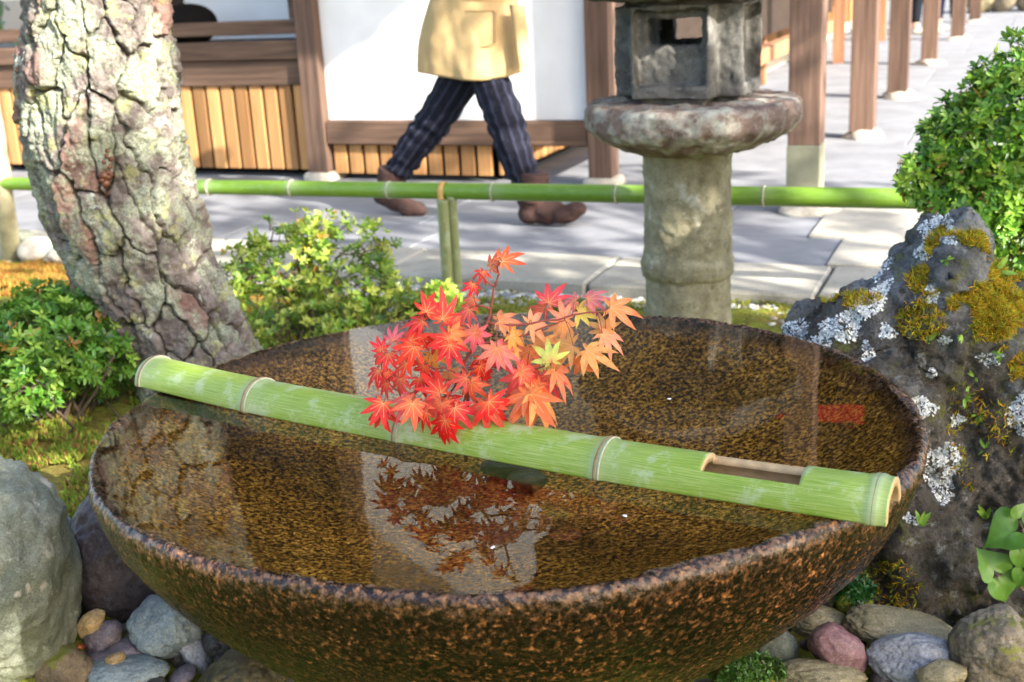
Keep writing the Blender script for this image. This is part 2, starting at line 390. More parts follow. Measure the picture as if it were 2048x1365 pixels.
# pebble strip in front of the kerb
def pebbles(name, pts, sizes, cols, parent=None, sub=1, seed=0):
    bv_, bf_ = ico(sub); g = np.random.default_rng(seed); N = len(pts)
    sh = bv_ * (1 + .18 * vn(bv_ * 1.3 + 5, 1))[:, None]
    q = g.normal(size=(N, 3)) * [.3, .3, 3]; vs = []
    for k in range(N):
        a = q[k, 2]; ca, sa = math.cos(a), math.sin(a); s = sizes[k] * np.array([1, g.uniform(.6, .95), g.uniform(.45, .75)])
        x = sh * s; vs.append(np.stack([x[:, 0] * ca - x[:, 1] * sa, x[:, 0] * sa + x[:, 1] * ca, x[:, 2]], 1) + pts[k])
    F_ = (bf_[None] + (np.arange(N) * len(bv_))[:, None, None]).reshape(-1, 3)
    return part(name, np.concatenate(vs), F_, M['pebble'], parent, col=np.repeat(cols, len(bv_), 0))
N = 2600; pu = rng.uniform(-3.5, 6, N); pv = -2.36 - np.abs(rng.normal(0, .11, N)); pts = np.array([W(a, b) for a, b in zip(pu, pv)]); pts[:, 2] = ground_h(pts[:, 0], pts[:, 1]) + .004
base = np.array([[.62, .60, .52], [.5, .42, .30], [.30, .31, .32], [.68, .66, .6], [.42, .36, .26]])[rng.integers(0, 5, N)] * rng.uniform(.7, 1.1, (N, 1))
g_ = pebbles('gravel', pts, rng.uniform(.008, .026, N), base, seed=3); tag(g_, 'strip of pale rounded pebbles along the garden side of the kerb', 'gravel', kind='stuff')

# ------------------------------------------------------------------ leaf clouds
LT = np.array([[0, 0, 0], [-.19, .30, .035], [-.17, .68, .03], [0, 1.0, -.06], [.17, .68, .03], [.19, .30, .035], [0, .5, -.025]])
LF = np.array([[0, 6, 1], [1, 6, 2], [2, 6, 3], [3, 6, 4], [4, 6, 5], [5, 6, 0]])
def unit(a): return a / (np.linalg.norm(a, axis=-1, keepdims=True) + 1e-9)
def leafverts(pos, along, nrm, size, T=LT, Fc=LF, wid=1.0):
    y = unit(along); x = unit(np.cross(y, nrm)); z = np.cross(x, y)
    v = pos[:, None] + size[:, None, None] * (T[None, :, 0:1] * wid * x[:, None] + T[None, :, 1:2] * y[:, None] + T[None, :, 2:3] * z[:, None])
    f = (Fc[None] + (np.arange(len(pos)) * len(T))[:, None, None]).reshape(-1, Fc.shape[1])
    return v.reshape(-1, 3), f
def palette(g, N, cols, wts):
    c = np.array(cols)[g.choice(len(cols), N, p=np.array(wts) / sum(wts))]
    return c * g.uniform(.75, 1.2, (N, 1))
GREENS = [(.10, .24, .025), (.17, .33, .03), (.26, .42, .05), (.045, .13, .02), (.38, .30, .06)]
def rosettes(pts, dirs, seed, leaf=.034, per=6, cols=GREENS, wts=(4, 4, 2.5, 2, .35), flat=.45):
    g = np.random.default_rng(seed); N = len(pts)
    n = unit(dirs + g.normal(0, .35, (N, 3)))
    P_, A_l, Nn, Sz, Cc = [], [], [], [], []
    cr = palette(g, N, cols, wts)
    a1 = unit(np.cross(n, g.normal(size=(N, 3)))); a2 = np.cross(n, a1)
    for k in range(per):
        th = 2 * np.pi * k / per + g.uniform(-.35, .35, N)
        d = unit(np.cos(th)[:, None] * a1 + np.sin(th)[:, None] * a2 + n * g.uniform(.15, .15 + 2 * flat, (N, 1)))
        P_.append(pts + d * .002 + n * g.uniform(-.006, .004, (N, 1))); A_l.append(d); Nn.append(n + g.normal(0, .2, (N, 3)))
        Sz.append(leaf * g.uniform(.65, 1.15, N)); Cc.append(cr * g.uniform(.8, 1.15, (N, 1)))
    P_, A_l, Nn, Sz, Cc = map(np.concatenate, (P_, A_l, Nn, Sz, Cc))
    v, f = leafverts(P_, A_l, Nn, Sz); return v, f, np.repeat(Cc, len(LT), 0)
def blob_points(blobs, n, seed, depth_=.18, bumpy=.12, hole=-1.0, hs=7.0):
    g = np.random.default_rng(seed); out, dirs = [], []
    tot = sum(b[1][0] * b[1][1] + b[1][1] * b[1][2] for b in blobs)
    for c, r in blobs:
        k = int(n * (r[0] * r[1] + r[1] * r[2]) / tot); d = unit(g.normal(size=(k, 3))); c = np.array(c); r = np.array(r)
        rr = (1 + bumpy * fbm(d * 2.6 + c * 3, 3, 11)) * (1 - depth_ * g.random(k) ** 2)
        p = c + d * r * rr[:, None]; q = unit(d / r); keep = np.ones(k, bool)
        for c2, r2 in blobs:
            if c2 is not None and not np.allclose(c2, c): keep &= (((p - np.array(c2)) / np.array(r2)) ** 2).sum(1) > .62
        if hole > -1: keep &= fbm(p * hs, 2, seed) > hole
        out.append(p[keep]); dirs.append(q[keep])
    return np.concatenate(out), np.concatenate(dirs)
def bush(name, label, blobs, n, seed, leaf=.034, base=None, group=None, stems=26, cat='bush', **kw):
    hole = kw.pop('hole', -1); dep = kw.pop('depth_', .2); bp = kw.pop('bumpy', .12)
    p, d = blob_points(blobs, n, seed, dep, bp, hole)
    p2, d2 = blob_points([(c, tuple(np.array(r) * .8)) for c, r in blobs], n // 3, seed + 1, .4, bp)
    p = np.concatenate([p, p2]); d = np.concatenate([d, d2])
    gz = ground_h(p[:, 0], p[:, 1]) + .01; k = p[:, 2] > gz; p, d = p[k], d[k]
    base = np.array(base if base is not None else (blobs[0][0][0], blobs[0][0][1], 0.)); base[2] = GZ(base[0], base[1]) - .03
    t = thing(name, label, cat, tuple(base), group)
    v, f, c = rosettes(p, d + [0, 0, .35], seed + 5, leaf, **kw)
    part('foliage', v, f, M['leaf'], t, kind='stuff', col=c)
    g = np.random.default_rng(seed + 9); ts = []
    for i in g.choice(len(p), min(stems, len(p)), replace=False):
        b = base + [g.normal(0, .05), g.normal(0, .05), 0]; m = (b + p[i]) / 2 + g.normal(0, .05, 3) + [0, 0, .02]
        ts.append(tube(spline([b, m, p[i]], 7), np.linspace(.007, .0022, 7), 5))
    for i in g.choice(len(p), min(stems * 8, len(p)), replace=False):
        e = p[i]; s = e - d[i] * .09 + g.normal(0, .025, 3); ts.append(tube(np.array([s, (s + e) / 2 + g.normal(0, .004, 3), e]), [.0028, .002, .0014], 4))
    v, f = join(ts); part('stems', v, f, M['twig'], t, kind='stuff')
    return t
def B(px, py, rpx, rpy, Y, dr=1.0):
    c = Yp(px, py, Y); k = depth(c) / F; return (tuple(c), (rpx * k, rpx * k * dr, rpy * k))
#@@PART2
# ------------------------------------------------------------------ stone basin and water
RIMZ = .55
rim_px = [(172, 930), (182, 1000), (226, 1061), (287, 1091), (362, 1124), (453, 1152), (566, 1178), (700, 1196), (864, 1210), (1083, 1208), (1166, 1197), (1300, 1174), (1424, 1148), (1548, 1108), (1652, 1069), (1725, 1038), (1813, 988), (1856, 916), (1859, 883), (1834, 820), (1763, 748), (1694, 716), (1646, 698), (1543, 670), (1453, 653), (1350, 642), (1180, 634), (1000, 632), (900, 640), (800, 651), (700, 667), (600, 685), (517, 706), (448, 732), (320, 786), (241, 840), (195, 885)]
rp = np.array([Zp(x, y, RIMZ - .014)[:2] for x, y in rim_px]); BC = np.array([-.02, 2.06])
th_ = np.arctan2(rp[:, 1] - BC[1], rp[:, 0] - BC[0]); rr_ = np.hypot(rp[:, 0] - BC[0], rp[:, 1] - BC[1])
K = 7; Am = np.stack([np.ones_like(th_)] + [fn(k * th_) for k in range(1, K) for fn in (np.cos, np.sin)], 1)
cf = np.linalg.lstsq(Am.T @ Am + np.eye(Am.shape[1]) * .02, Am.T @ rr_, rcond=None)[0]
def RB(t): return sum(c * f for c, f in zip(cf, [np.ones_like(t)] + [fn(k * t) for k in range(1, K) for fn in (np.cos, np.sin)]))
NT = 900; tt = np.linspace(0, 2 * np.pi, NT, endpoint=False); Rt = RB(tt)
prof = [(0.001, -.175), (.25, -.172), (.45, -.16), (.62, -.135), (.76, -.10), (.87, -.058), (.925, -.030), (.955, -.010), (.967, -.002), (.977, .000), (.988, -.002), (.996, -.010), (1.0, -.020)]
pz = [(s, z) for s, z in prof]
for z in np.linspace(-.045, -.47, 26): pz.append((math.sqrt(max(0, 1 - max(0, (-z - .020) / .462) ** 1.5)) * .997 + .003, z))
pz = np.array(pz); seg = np.concatenate([[0], np.cumsum(np.hypot(np.diff(pz[:, 0]) * .7, np.diff(pz[:, 1])))])
NS = 300; tq = np.linspace(0, seg[-1], NS); sp_ = np.interp(tq, seg, pz[:, 0]); zp_ = np.interp(tq, seg, pz[:, 1])
for _ in range(3):
    sp_[1:-1] = (sp_[:-2] + 2 * sp_[1:-1] + sp_[2:]) / 4; zp_[1:-1] = (zp_[:-2] + 2 * zp_[1:-1] + zp_[2:]) / 4
X = BC[0] + np.cos(tt)[None] * Rt[None] * sp_[:, None]; Y_ = BC[1] + np.sin(tt)[None] * Rt[None] * sp_[:, None]
P = np.stack([X, Y_, np.broadcast_to(RIMZ + zp_[:, None], X.shape)], -1).reshape(-1, 3)
nrm = np.stack([np.gradient(zp_) * -1, np.gradient(sp_) * .7], 1); nrm /= np.linalg.norm(nrm, axis=1)[:, None] + 1e-9
# outward normal of the profile (dr,dz) -> (dz,-dr) flipped so that it points out of the stone
nr = np.stack([-nrm[:, 0], nrm[:, 1]], 1)
Nx = np.stack([nr[:, 0:1] * np.cos(tt)[None] * -1, nr[:, 0:1] * np.sin(tt)[None] * -1, np.broadcast_to(nr[:, 1:2], X.shape)], -1).reshape(-1, 3)
rimw = np.exp(-((zp_ + .004) / .022) ** 2) * (sp_ > .9)
rimw = np.repeat(rimw, NT); outw = np.repeat(((np.arange(NS) / NS) > .3).astype(float), NT)
P = P + Nx * (.0013 * fbm(P * 110, 3, 21) * (.25 + rimw + .6 * outw) + .004 * fbm(P * 9, 3, 22) * (outw * .8 + rimw * .25))[:, None]
i0 = np.arange(NS * NT).reshape(NS, NT); i1 = np.roll(i0, -1, 1)
fq = np.stack([i0[:-1], i1[:-1], i1[1:], i0[1:]], -1).reshape(-1, 4)
basin = solo('stone_basin', P, fq, M['granite'], 'large round brown granite basin brimming with water in the middle', 'stone basin', attrs={'inner': np.repeat(np.clip((.955 - sp_) / .03, 0, 1) * (np.arange(NS) < int(np.argmax(sp_))), NT), 'rim': np.clip(rimw + .12 * outw * (P[:, 2] > RIMZ - .12), 0, 1)})
m, n, l, b = newmat('clear_water'); out = n['Material Output']; n.remove(b)
tr = n.new('ShaderNodeBsdfTransparent'); tr.inputs[0].default_value = (.97, .93, .80, 1); gl = n.new('ShaderNodeBsdfGlossy'); gl.inputs['Roughness'].default_value = .0
fr = n.new('ShaderNodeFresnel'); fr.inputs[0].default_value = 1.33; ms = n.new('ShaderNodeMixShader')
bp = n.new('ShaderNodeBump'); bp.inputs['Strength'].default_value = .035; bp.inputs['Distance'].default_value = .01
l.new(noise(n, l, coords(n, l, (1, 1, 1)), 9, 2, .4), bp.inputs['Height']); l.new(bp.outputs[0], gl.inputs['Normal'])
l.new(fr.outputs[0], ms.inputs[0]); l.new(tr.outputs[0], ms.inputs[1]); l.new(gl.outputs[0], ms.inputs[2]); l.new(ms.outputs[0], out.inputs[0]); M['water'] = m
WZ = RIMZ - .0018
rg = np.array([0, .3, .6, .85, .984]); wt = tt[::6]; Rw = RB(wt)
wp = np.array([[BC[0] + math.cos(t) * r_ * s, BC[1] + math.sin(t) * r_ * s, WZ] for s in rg[1:] for t, r_ in zip(wt, Rw)]); wp = np.concatenate([[[BC[0], BC[1], WZ]], wp])
nw = len(wt); fs = [[0, 1 + j, 1 + (j + 1) % nw] for j in range(nw)]
for i in range(3): fs += [[1 + i * nw + j, 1 + (i + 1) * nw + j, 1 + (i + 1) * nw + (j + 1) % nw, 1 + i * nw + (j + 1) % nw] for j in range(nw)]
tag(part('water', wp, fs, M['water'], None, 'still clear water filling the granite basin to the brim'), kind='structure')

# ------------------------------------------------------------------ bamboo
def bamboo_shell(path, rad, wall, th0, th1, nodes, nth, notch=None, node_amp=.05):
    """solid bamboo wall as outer + inner grids; nodes = arc lengths; cells inside the notch are left out"""
    path = np.asarray(path, float); n = len(path); s = np.concatenate([[0], np.cumsum(np.linalg.norm(np.diff(path, axis=0), axis=1))])
    t = np.gradient(path, axis=0); t /= np.linalg.norm(t, axis=1)[:, None]
    side = np.cross(t, [0, 0, 1.]); side /= np.linalg.norm(side, axis=1)[:, None]; upv = np.cross(side, t)
    th = np.linspace(th0, th1, nth); bul = np.zeros(n)
    for q in nodes: bul += np.exp(-((s - q) / .009) ** 2) - .35 * np.exp(-((s - q) / .003) ** 2)
    ro = rad * (1 + node_amp * bul); ri = rad - wall
    def grid(r_): return path[:, None] + r_[:, None, None] * (np.cos(th)[None, :, None] * side[:, None] + np.sin(th)[None, :, None] * upv[:, None])
    full = abs(th1 - th0 - 2 * np.pi) < 1e-6
    Vo, Vi = grid(ro).reshape(-1, 3), grid(ri).reshape(-1, 3); N_ = n * nth
    keep = np.ones((n - 1, nth - 1), bool)
    if notch:
        a, b2, t0, t1 = notch
        for i in range(n - 1):
            for j in range(nth - 1):
                if a <= (s[i] + s[i + 1]) / 2 <= b2 and t0 <= (th[j] + th[j + 1]) / 2 <= t1: keep[i, j] = False
    F_, mi = [], []; g = lambda i, j: i * nth + j
    for i in range(n - 1):
        for j in range(nth - 1):
            if not keep[i, j]: continue
            F_.append([g(i, j), g(i + 1, j), g(i + 1, j + 1), g(i, j + 1)]); mi.append(0)
            F_.append([N_ + g(i, j + 1), N_ + g(i + 1, j + 1), N_ + g(i + 1, j), N_ + g(i, j)]); mi.append(1)
            for di, dj, e in ((-1, 0, (g(i, j), g(i, j + 1))), (1, 0, (g(i + 1, j + 1), g(i + 1, j))), (0, -1, (g(i + 1, j), g(i, j))), (0, 1, (g(i, j + 1), g(i + 1, j + 1)))):
                a_, b_ = i + di, j + dj
                if full and b_ in (-1, nth - 1): continue
                if a_ < 0 or b_ < 0 or a_ >= n - 1 or b_ >= nth - 1 or not keep[a_, b_]:
                    F_.append([e[0], e[1], N_ + e[1], N_ + e[0]]); mi.append(1)
    al = np.repeat(s, nth); ar = np.tile(th, n); nd = np.repeat(np.clip(bul, 0, 1) * .8 + sum(np.exp(-np.abs(s - q - .02) / .03) * .35 for q in nodes) if len(nodes) else np.zeros(n), nth)
    return np.concatenate([Vo, Vi]), F_, mi, dict(along=np.tile(al, 2), around=np.tile(ar, 2), node=np.tile(np.clip(nd, 0, 1), 2)), s, side, upv
def node_ring(path, s, q, rad, side, upv, th0, th1, thick=.0016):
    i = int(np.argmin(abs(s - q))); th = np.linspace(th0, th1, 40)
    pts = path[i] + (rad * (np.cos(th)[:, None] * side[i] + np.sin(th)[:, None] * upv[i]))
    return tube(pts, thick, 5)
near = np.array([Zp(x, y, .552) for x, y in ((272, 772), (490, 823), (790, 881), (1190, 956), (1480, 1006), (1768, 1054))])
rads = [.048, .049, .0495, .050, .051, .0525]
ax = []
for p, r_ in zip(near, rads):
    d = near[-1] - near[0]; d[2] = 0; d /= np.linalg.norm(d); back = np.array([-d[1], d[0], 0]); back = back if back[1] > 0 else -back
    q = p + back * r_; q[2] = .549; ax.append(q)
path = spline(ax, 220); path[:, 2] += .004 * np.sin(np.linspace(0, np.pi, 220)) * -1 + .003
rad = np.interp(np.linspace(0, 5, 220), range(6), rads)
def arc_at(px, py):
    q = Zp(px, py, .57); return int(np.argmin(np.linalg.norm(path[:, :2] - q[:2], axis=1)))
sL = np.concatenate([[0], np.cumsum(np.linalg.norm(np.diff(path, axis=0), axis=1))])
nodes_px = [(280, 750), (505, 795), (800, 850), (1205, 920), (1755, 1008)]
nq = [sL[arc_at(*q)] for q in nodes_px]; nq[0] = .012; nq[-1] = sL[-1] - .022
na, nb = sL[arc_at(1418, 945)], sL[arc_at(1605, 980)]
v, f, mi, at_, s_, sd_, uv_ = bamboo_shell(path, rad, .014, 0, np.pi, nq, 61, (na, nb, R(49), R(136)), .085)
# side vector points to the near side or the far side: keep the notch on the top/near quarter
bam = thing('bamboo_pole', 'split green bamboo pole with a rectangular notch lying across the stone basin', 'bamboo pole', tuple(path[110] - [0, 0, .005]))
part('split_culm', v, f, [M['bamboo'], M['bamboo_wood']], bam, midx=mi, attrs=at_)
for q in nq[:-1]:
    i = int(np.argmin(abs(s_ - q))); v, f = node_ring(path, s_, q + .0075, rad[i] * 1.05, sd_, uv_, R(1), R(179), .0018); part('node_ring', v, f, M['node_pale'], bam)
    v, f = node_ring(path, s_, q, rad[i] * 1.052, sd_, uv_, R(1), R(179), .0021); part('node_ring', v, f, M['node'], bam)
v, f = node_ring(path, s_, nq[-1], rad[-1] * 1.025, sd_, uv_, R(1), R(179), .0018); part('node_ring', v, f, M['node'], bam)

# ------------------------------------------------------------------ stones
def boulder(c, size, rot=(0, 0, 0), seed=0, sub=5, facets=9, rough=.05, sharp=9, strata=0.0):
    g = np.random.default_rng(seed); d, f = ico(sub)
    nrm = unit(g.normal(size=(facets, 3))); hgt = g.uniform(.72, 1.02, facets)
    q = np.maximum(d @ nrm.T, 0) / hgt; r_ = 1 / ((np.maximum(q, 1e-3) ** sharp).sum(1) + 1.0) ** (1 / sharp)
    p = d * r_[:, None]; p = p / np.abs(p).max(0)
    p = p + d * (rough * fbm(p * 1.7 + seed * 3.1, 5, seed, .55) + rough * .35 * (1 - 2 * np.abs(fbm(p * 5 + seed, 4, seed + 2))))[:, None]
    if strata: p = p + d * (strata * np.abs(vn(np.stack([p[:, 0] * 1.5, p[:, 1] * 1.5, p[:, 2] * 9], 1) + seed, 4)))[:, None]
    p = p * np.asarray(size); rm = np.array(Matrix.Rotation(rot[2], 3, 'Z') @ Matrix.Rotation(rot[1], 3, 'Y') @ Matrix.Rotation(rot[0], 3, 'X'))
    return p @ rm.T + np.asarray(c), f
SM = {
 'gg': stone_mat('grey_green_stone', (.13, .15, .11), (.27, .29, .22), (.36, .36, .29), 9, .9, .010, .6, spot=(.42, .40, .33)),
 'bg': stone_mat('blue_grey_stone', (.12, .15, .16), (.26, .31, .31), (.36, .38, .34), 10, .5, .003, .5),
 'pu': stone_mat('purple_grey_stone', (.09, .075, .085), (.20, .165, .18), (.28, .24, .25), 11, .5, .003, .55),
 'dk': stone_mat('dark_purple_rock', (.045, .035, .038), (.095, .075, .08), (.15, .12, .12), 9, .8, .006, .5, spot=(.30, .22, .20), spot_t=(.64, .70), spot_scale=13),
 'or': stone_mat('orange_stone', (.34, .15, .035), (.50, .27, .07), None, 12, .5, .003, .55),
 'tn': stone_mat('tan_stone', (.26, .16, .06), (.48, .33, .15), None, 12, .6, .004, .55),
 'br': stone_mat('rough_brown_stone', (.09, .07, .045), (.24, .18, .11), (.34, .27, .18), 16, .9, .008, .7, moss=(.16, .17, .03), mosst=(.62, .72)),
 'ol': stone_mat('olive_stone', (.13, .115, .06), (.27, .23, .13), (.36, .30, .17), 10, .6, .004, .6, moss=(.13, .16, .03), mosst=(.84, .92)),
 'gy': stone_mat('grey_stone', (.13, .14, .15), (.30, .31, .33), (.36, .36, .36), 7, .4, .003, .55),
 'rd': stone_mat('purple_red_stone', (.13, .06, .065), (.25, .135, .14), (.33, .21, .20), 12, .6, .004, .5, spot=(.45, .36, .34), spot_t=(.70, .74), spot_scale=40),
 'bk': stone_mat('dark_wet_stone', (.025, .025, .022), (.07, .065, .055), None, 12, .6, .004, .35),
 'ms': stone_mat('mossy_rock', (.12, .10, .06), (.27, .22, .15), (.36, .30, .22), 9, .8, .006, .7, moss=(.20, .19, .03), mosst=(.72, .80)),
 'gr': stone_mat('speckled_wet_rock', (.03, .025, .012), (.12, .095, .035), (.34, .28, .12), 40, .8, .005, .35),
}
# px centre, px width/height, Y scale factor, roll in picture, material, label
ST = [
 ((10, 1165), 262, 480, 1.0, 0, 'gg', 'tall grey-green boulder at the left edge beside the basin', .20, 0),
 ((128, 1085), 66, 120, 1.0, 8, 'bg', 'small dark blue-grey stone wedged behind the tall grey-green boulder', .16, 0),
 ((262, 1110), 250, 300, .8, 20, 'dk', 'dark purple rock with pinkish spots under the left rim of the basin', .12, 0),
 ((140, 1205), 80, 120, 1.0, -10, 'bk', 'dark greenish stone behind the orange and tan pebbles', .05, 0),
 ((117, 1268), 54, 48, .9, 0, 'or', 'small orange stone touching the tall boulder', .055, 0),
 ((182, 1248), 70, 46, .9, 38, 'tn', 'tan angular stone beside the small orange stone', .07, 0),
 ((206, 1278), 84, 66, .9, 28, 'pu', 'rounded purple-grey cobble below the tan angular stone', .035, 0),
 ((330, 1254), 150, 118, .9, -18, 'bg', 'large grey-green cobble with a dark cleft against the basin flank', .06, 0),
 ((236, 1308), 118, 44, .9, 5, 'pu', 'flat lilac-grey cobble under the large grey-green cobble', .012, 0),
 ((132, 1335), 118, 96, .9, -12, 'br', 'rough brown stone with a mossy top at the lower left', .02, 0),
 ((240, 1352), 196, 64, .9, 6, 'bg', 'long flat blue-grey stone at the bottom edge', .0, 0),
 ((228, 1322), 50, 28, .9, 20, 'tn', 'small pinkish tan pebble on top of the long flat stone', .03, 0),
 ((388, 1302), 54, 104, .9, 24, 'gy', 'upright grey shard leaning beside the large grey-green cobble', .01, 0),
 ((436, 1288), 66, 56, .9, 0, 'bk', 'dark grey cobble in the shade of the basin flank', .02, 0),
 ((486, 1352), 196, 120, .9, 10, 'gr', 'wet speckled brown rock under the basin at the bottom edge', .0, 0),
 ((1556, 1293), 86, 84, .9, 0, 'gg', 'squarish grey-green cobble right of the basin foot', .03, 0),
 ((1640, 1246), 122, 66, .9, -8, 'ol', 'olive tan stone behind the purple-red stone', .03, 0),
 ((1674, 1300), 92, 140, .9, 48, 'rd', 'slanted purple-red stone between the grey cobbles', .04, 0),
 ((1652, 1200), 48, 56, 1.0, 0, 'br', 'small brown stone wedged beside the dark fern', .04, 0),
 ((1802, 1262), 226, 74, .9, -15, 'ol', 'long olive-brown stone below the big lichened rock', .03, 0),
 ((1834, 1318), 196, 100, .9, -6, 'gy', 'smooth pale grey cobble beside the purple-red stone', .03, 0),
 ((1884, 1352), 110, 62, .85, 0, 'ol', 'cracked olive stone in front of the smooth pale grey cobble', .04, 0),
 ((1640, 1352), 180, 54, .85, -8, 'ol', 'dark mossy olive stone at the bottom edge right of the basin', .02, 0),
 ((2000, 1300), 190, 180, .9, 15, 'ms', 'big brown stone topped with moss in the lower right corner', .06, 0),
]
SHORT = ['tall grey-green boulder', 'dark blue-grey stone', 'dark purple rock', 'dark greenish stone', 'small orange stone', 'tan angular stone', 'rounded purple-grey cobble', 'large grey-green cobble', 'flat lilac-grey cobble', 'rough brown stone', 'long flat blue-grey stone', 'pinkish tan pebble', 'upright grey shard', 'dark grey cobble by the basin', 'wet speckled brown rock', 'squarish grey-green cobble', 'olive tan stone', 'purple-red stone', 'small brown stone by the fern', 'long olive-brown stone', 'smooth pale grey cobble', 'cracked olive stone', 'dark mossy olive stone', 'big moss-topped brown stone']
placed = []
for k, ((px, py), wp_, hp_, dr, rl, mt, lab, zc, _) in enumerate(ST):
    c = Zp(px, py, zc); kx = depth(c) / F; sx, sz = wp_ * kx / 2, hp_ * kx / 2
    sy = (sx + sz) / 2 * dr
    v, f = boulder(c, (sx, sy, sz), (0, R(-rl), 0), 40 + k, 6 if wp_ > 120 else 5, 11 if mt not in ('tn', 'ol', 'rd') else 8, .075, 16 if mt not in ('gy', 'gg') else 9, .05 if mt in ('br', 'ol', 'ms', 'gg') else .015)
    o = solo('stone', v, f, SM[mt], lab, 'stone', 'stones piled round the basin foot'); placed.append((c, max(sx, sz)))
# darker cobbles that fill the gaps between them
g = np.random.default_rng(5); cnt = 0
fill = []
for k in range(520):
    side = k % 2; px = g.uniform(-40, 640) if side else g.uniform(1380, 2150); py = g.uniform(1130, 1420)
    c = Zp(px, py, .0); s = g.uniform(.018, .045)
    if np.hypot(c[0] - BC[0], c[1] - BC[1]) < .33: continue
    if any(np.hypot(*(c[:2] - q)) < (s + t_) * .8 for q, t_ in fill): continue
    fill.append((c[:2], s))
    z = -.015 + g.uniform(-.01, .01)
    v, f = boulder((c[0], c[1], z), (s, s * g.uniform(.7, 1), s * g.uniform(.5, .8)), (g.uniform(-.3, .3), g.uniform(-.3, .3), g.uniform(0, 6)), 200 + k, 3, 8, .05, 8)
    mk = g.choice(['bk', 'dk', 'pu', 'ol', 'gg', 'bk']); j = int(np.argmin([np.hypot(*(q[0][:2] - c[:2])) for q in placed])); dv = c[:2] - placed[j][0][:2]
    rel = ('right of', 'left of')[dv[0] < 0] if abs(dv[0]) > abs(dv[1]) else ('behind', 'in front of')[dv[1] < 0]
    lb = '%s %s cobble %s the %s' % (('tiny', 'small', 'medium')[int((s - .018) / .0091)], dict(bk='blackish', dk='dark purple', pu='purple-grey', ol='olive', gg='grey-green')[mk], rel, SHORT[j])
    solo('cobble', v, f, SM[mk], lb, 'cobble', 'small cobbles filling gaps round the basin')
    cnt += 1
    if cnt > 130: break
# garden stones further back
for (px, py), w_, h_, mt, lab in [((5, 598), 100, 44, 'gg', 'flat pale stone among the moss at the left edge'), ((70, 500), 84, 50, 'tn', 'pale cream stone by the slender leaning trunk'), ((112, 512), 50, 36, 'gy', 'small cream stone next to the pale cream stone'),
                               ((40, 478), 60, 34, 'gg', 'pale mossy stone behind the cream stones')]:
    c = Zp(px, py, .03); kx = depth(c) / F; v, f = boulder(c, (w_ * kx / 2, w_ * kx / 2.4, h_ * kx / 2), (0, 0, 1), int(px) + 3, 4, 9, .05, 7)
    solo('stone', v, f, M['footing'] if mt in ('tn', 'gy') else SM[mt], lab, 'stone', 'stones set in the moss bed')

# stones lying on the basin floor
for k, ((px, py), w_, h_, mt, lab) in enumerate([((1020, 938), 128, 30, 'bk', 'dark flat stone lying under the water below the bamboo'), ((1052, 962), 84, 30, 'gy', 'grey flat stone lying under the water beside a darker one')]):
    c = Zp(px, py, .40); kx = depth(c) / F
    v, f = boulder(c, (w_ * kx / 2, h_ * kx, .02), (0, 0, -.25), 300 + k, 4, 8, .04, 8); solo('sunken_stone', v, f, SM['bk'], lab, 'stone', 'stones under the water')

# ------------------------------------------------------------------ big lichened rock
RY = 2.62
def rb(px, py, rx, ry, Y=RY, dr=.8, rot=0):
    c = Yp(px, py, Y); k = depth(c) / F; return boulder(c, (rx * k, (rx + ry) / 2 * k * dr, ry * k), (0, R(rot), 0), int(px + py), 4, 12, .10, 7)
vs0, fs0 = remeshed([rb(1925, 960, 215, 330, 2.62, .8), rb(1862, 600, 96, 200, 2.62, 1.0, 6), rb(1712, 730, 140, 112, 2.62, .9, -28), rb(2000, 740, 110, 170, 2.62, .9, -14), rb(1830, 1090, 120, 175, 2.45, .8, 10), rb(2060, 1010, 140, 240, 2.5, .8), rb(1640, 690, 70, 60, 2.68, .9, -24), rb(1780, 830, 150, 160, 2.54, .8, -20), rb(1920, 660, 110, 130, 2.56, .9), rb(1965, 1170, 150, 90, 2.42, .8)], .0075)
vs0 = smoothv(vs0, fs0, 26); nn = vnormals(vs0, fs0)
if (nn * (vs0 - vs0.mean(0))).sum() < 0: nn = -nn
q = vs0 @ np.array([[.8, .2, -.5], [.1, 1, .1], [.5, -.1, .85]])
dsp = .012 + .034 * fbm(vs0 * 5, 3, 31) + .028 * (1 - np.abs(fbm(q * [14, 14, 5], 4, 33))) - .012 + .010 * (1 - 2 * np.abs(fbm(vs0 * 24, 5, 35, .6)))
vs0 = vs0 + nn * dsp[:, None]; nn = vnormals(vs0, fs0)
if (nn * (vs0 - vs0.mean(0))).sum() < 0: nn = -nn
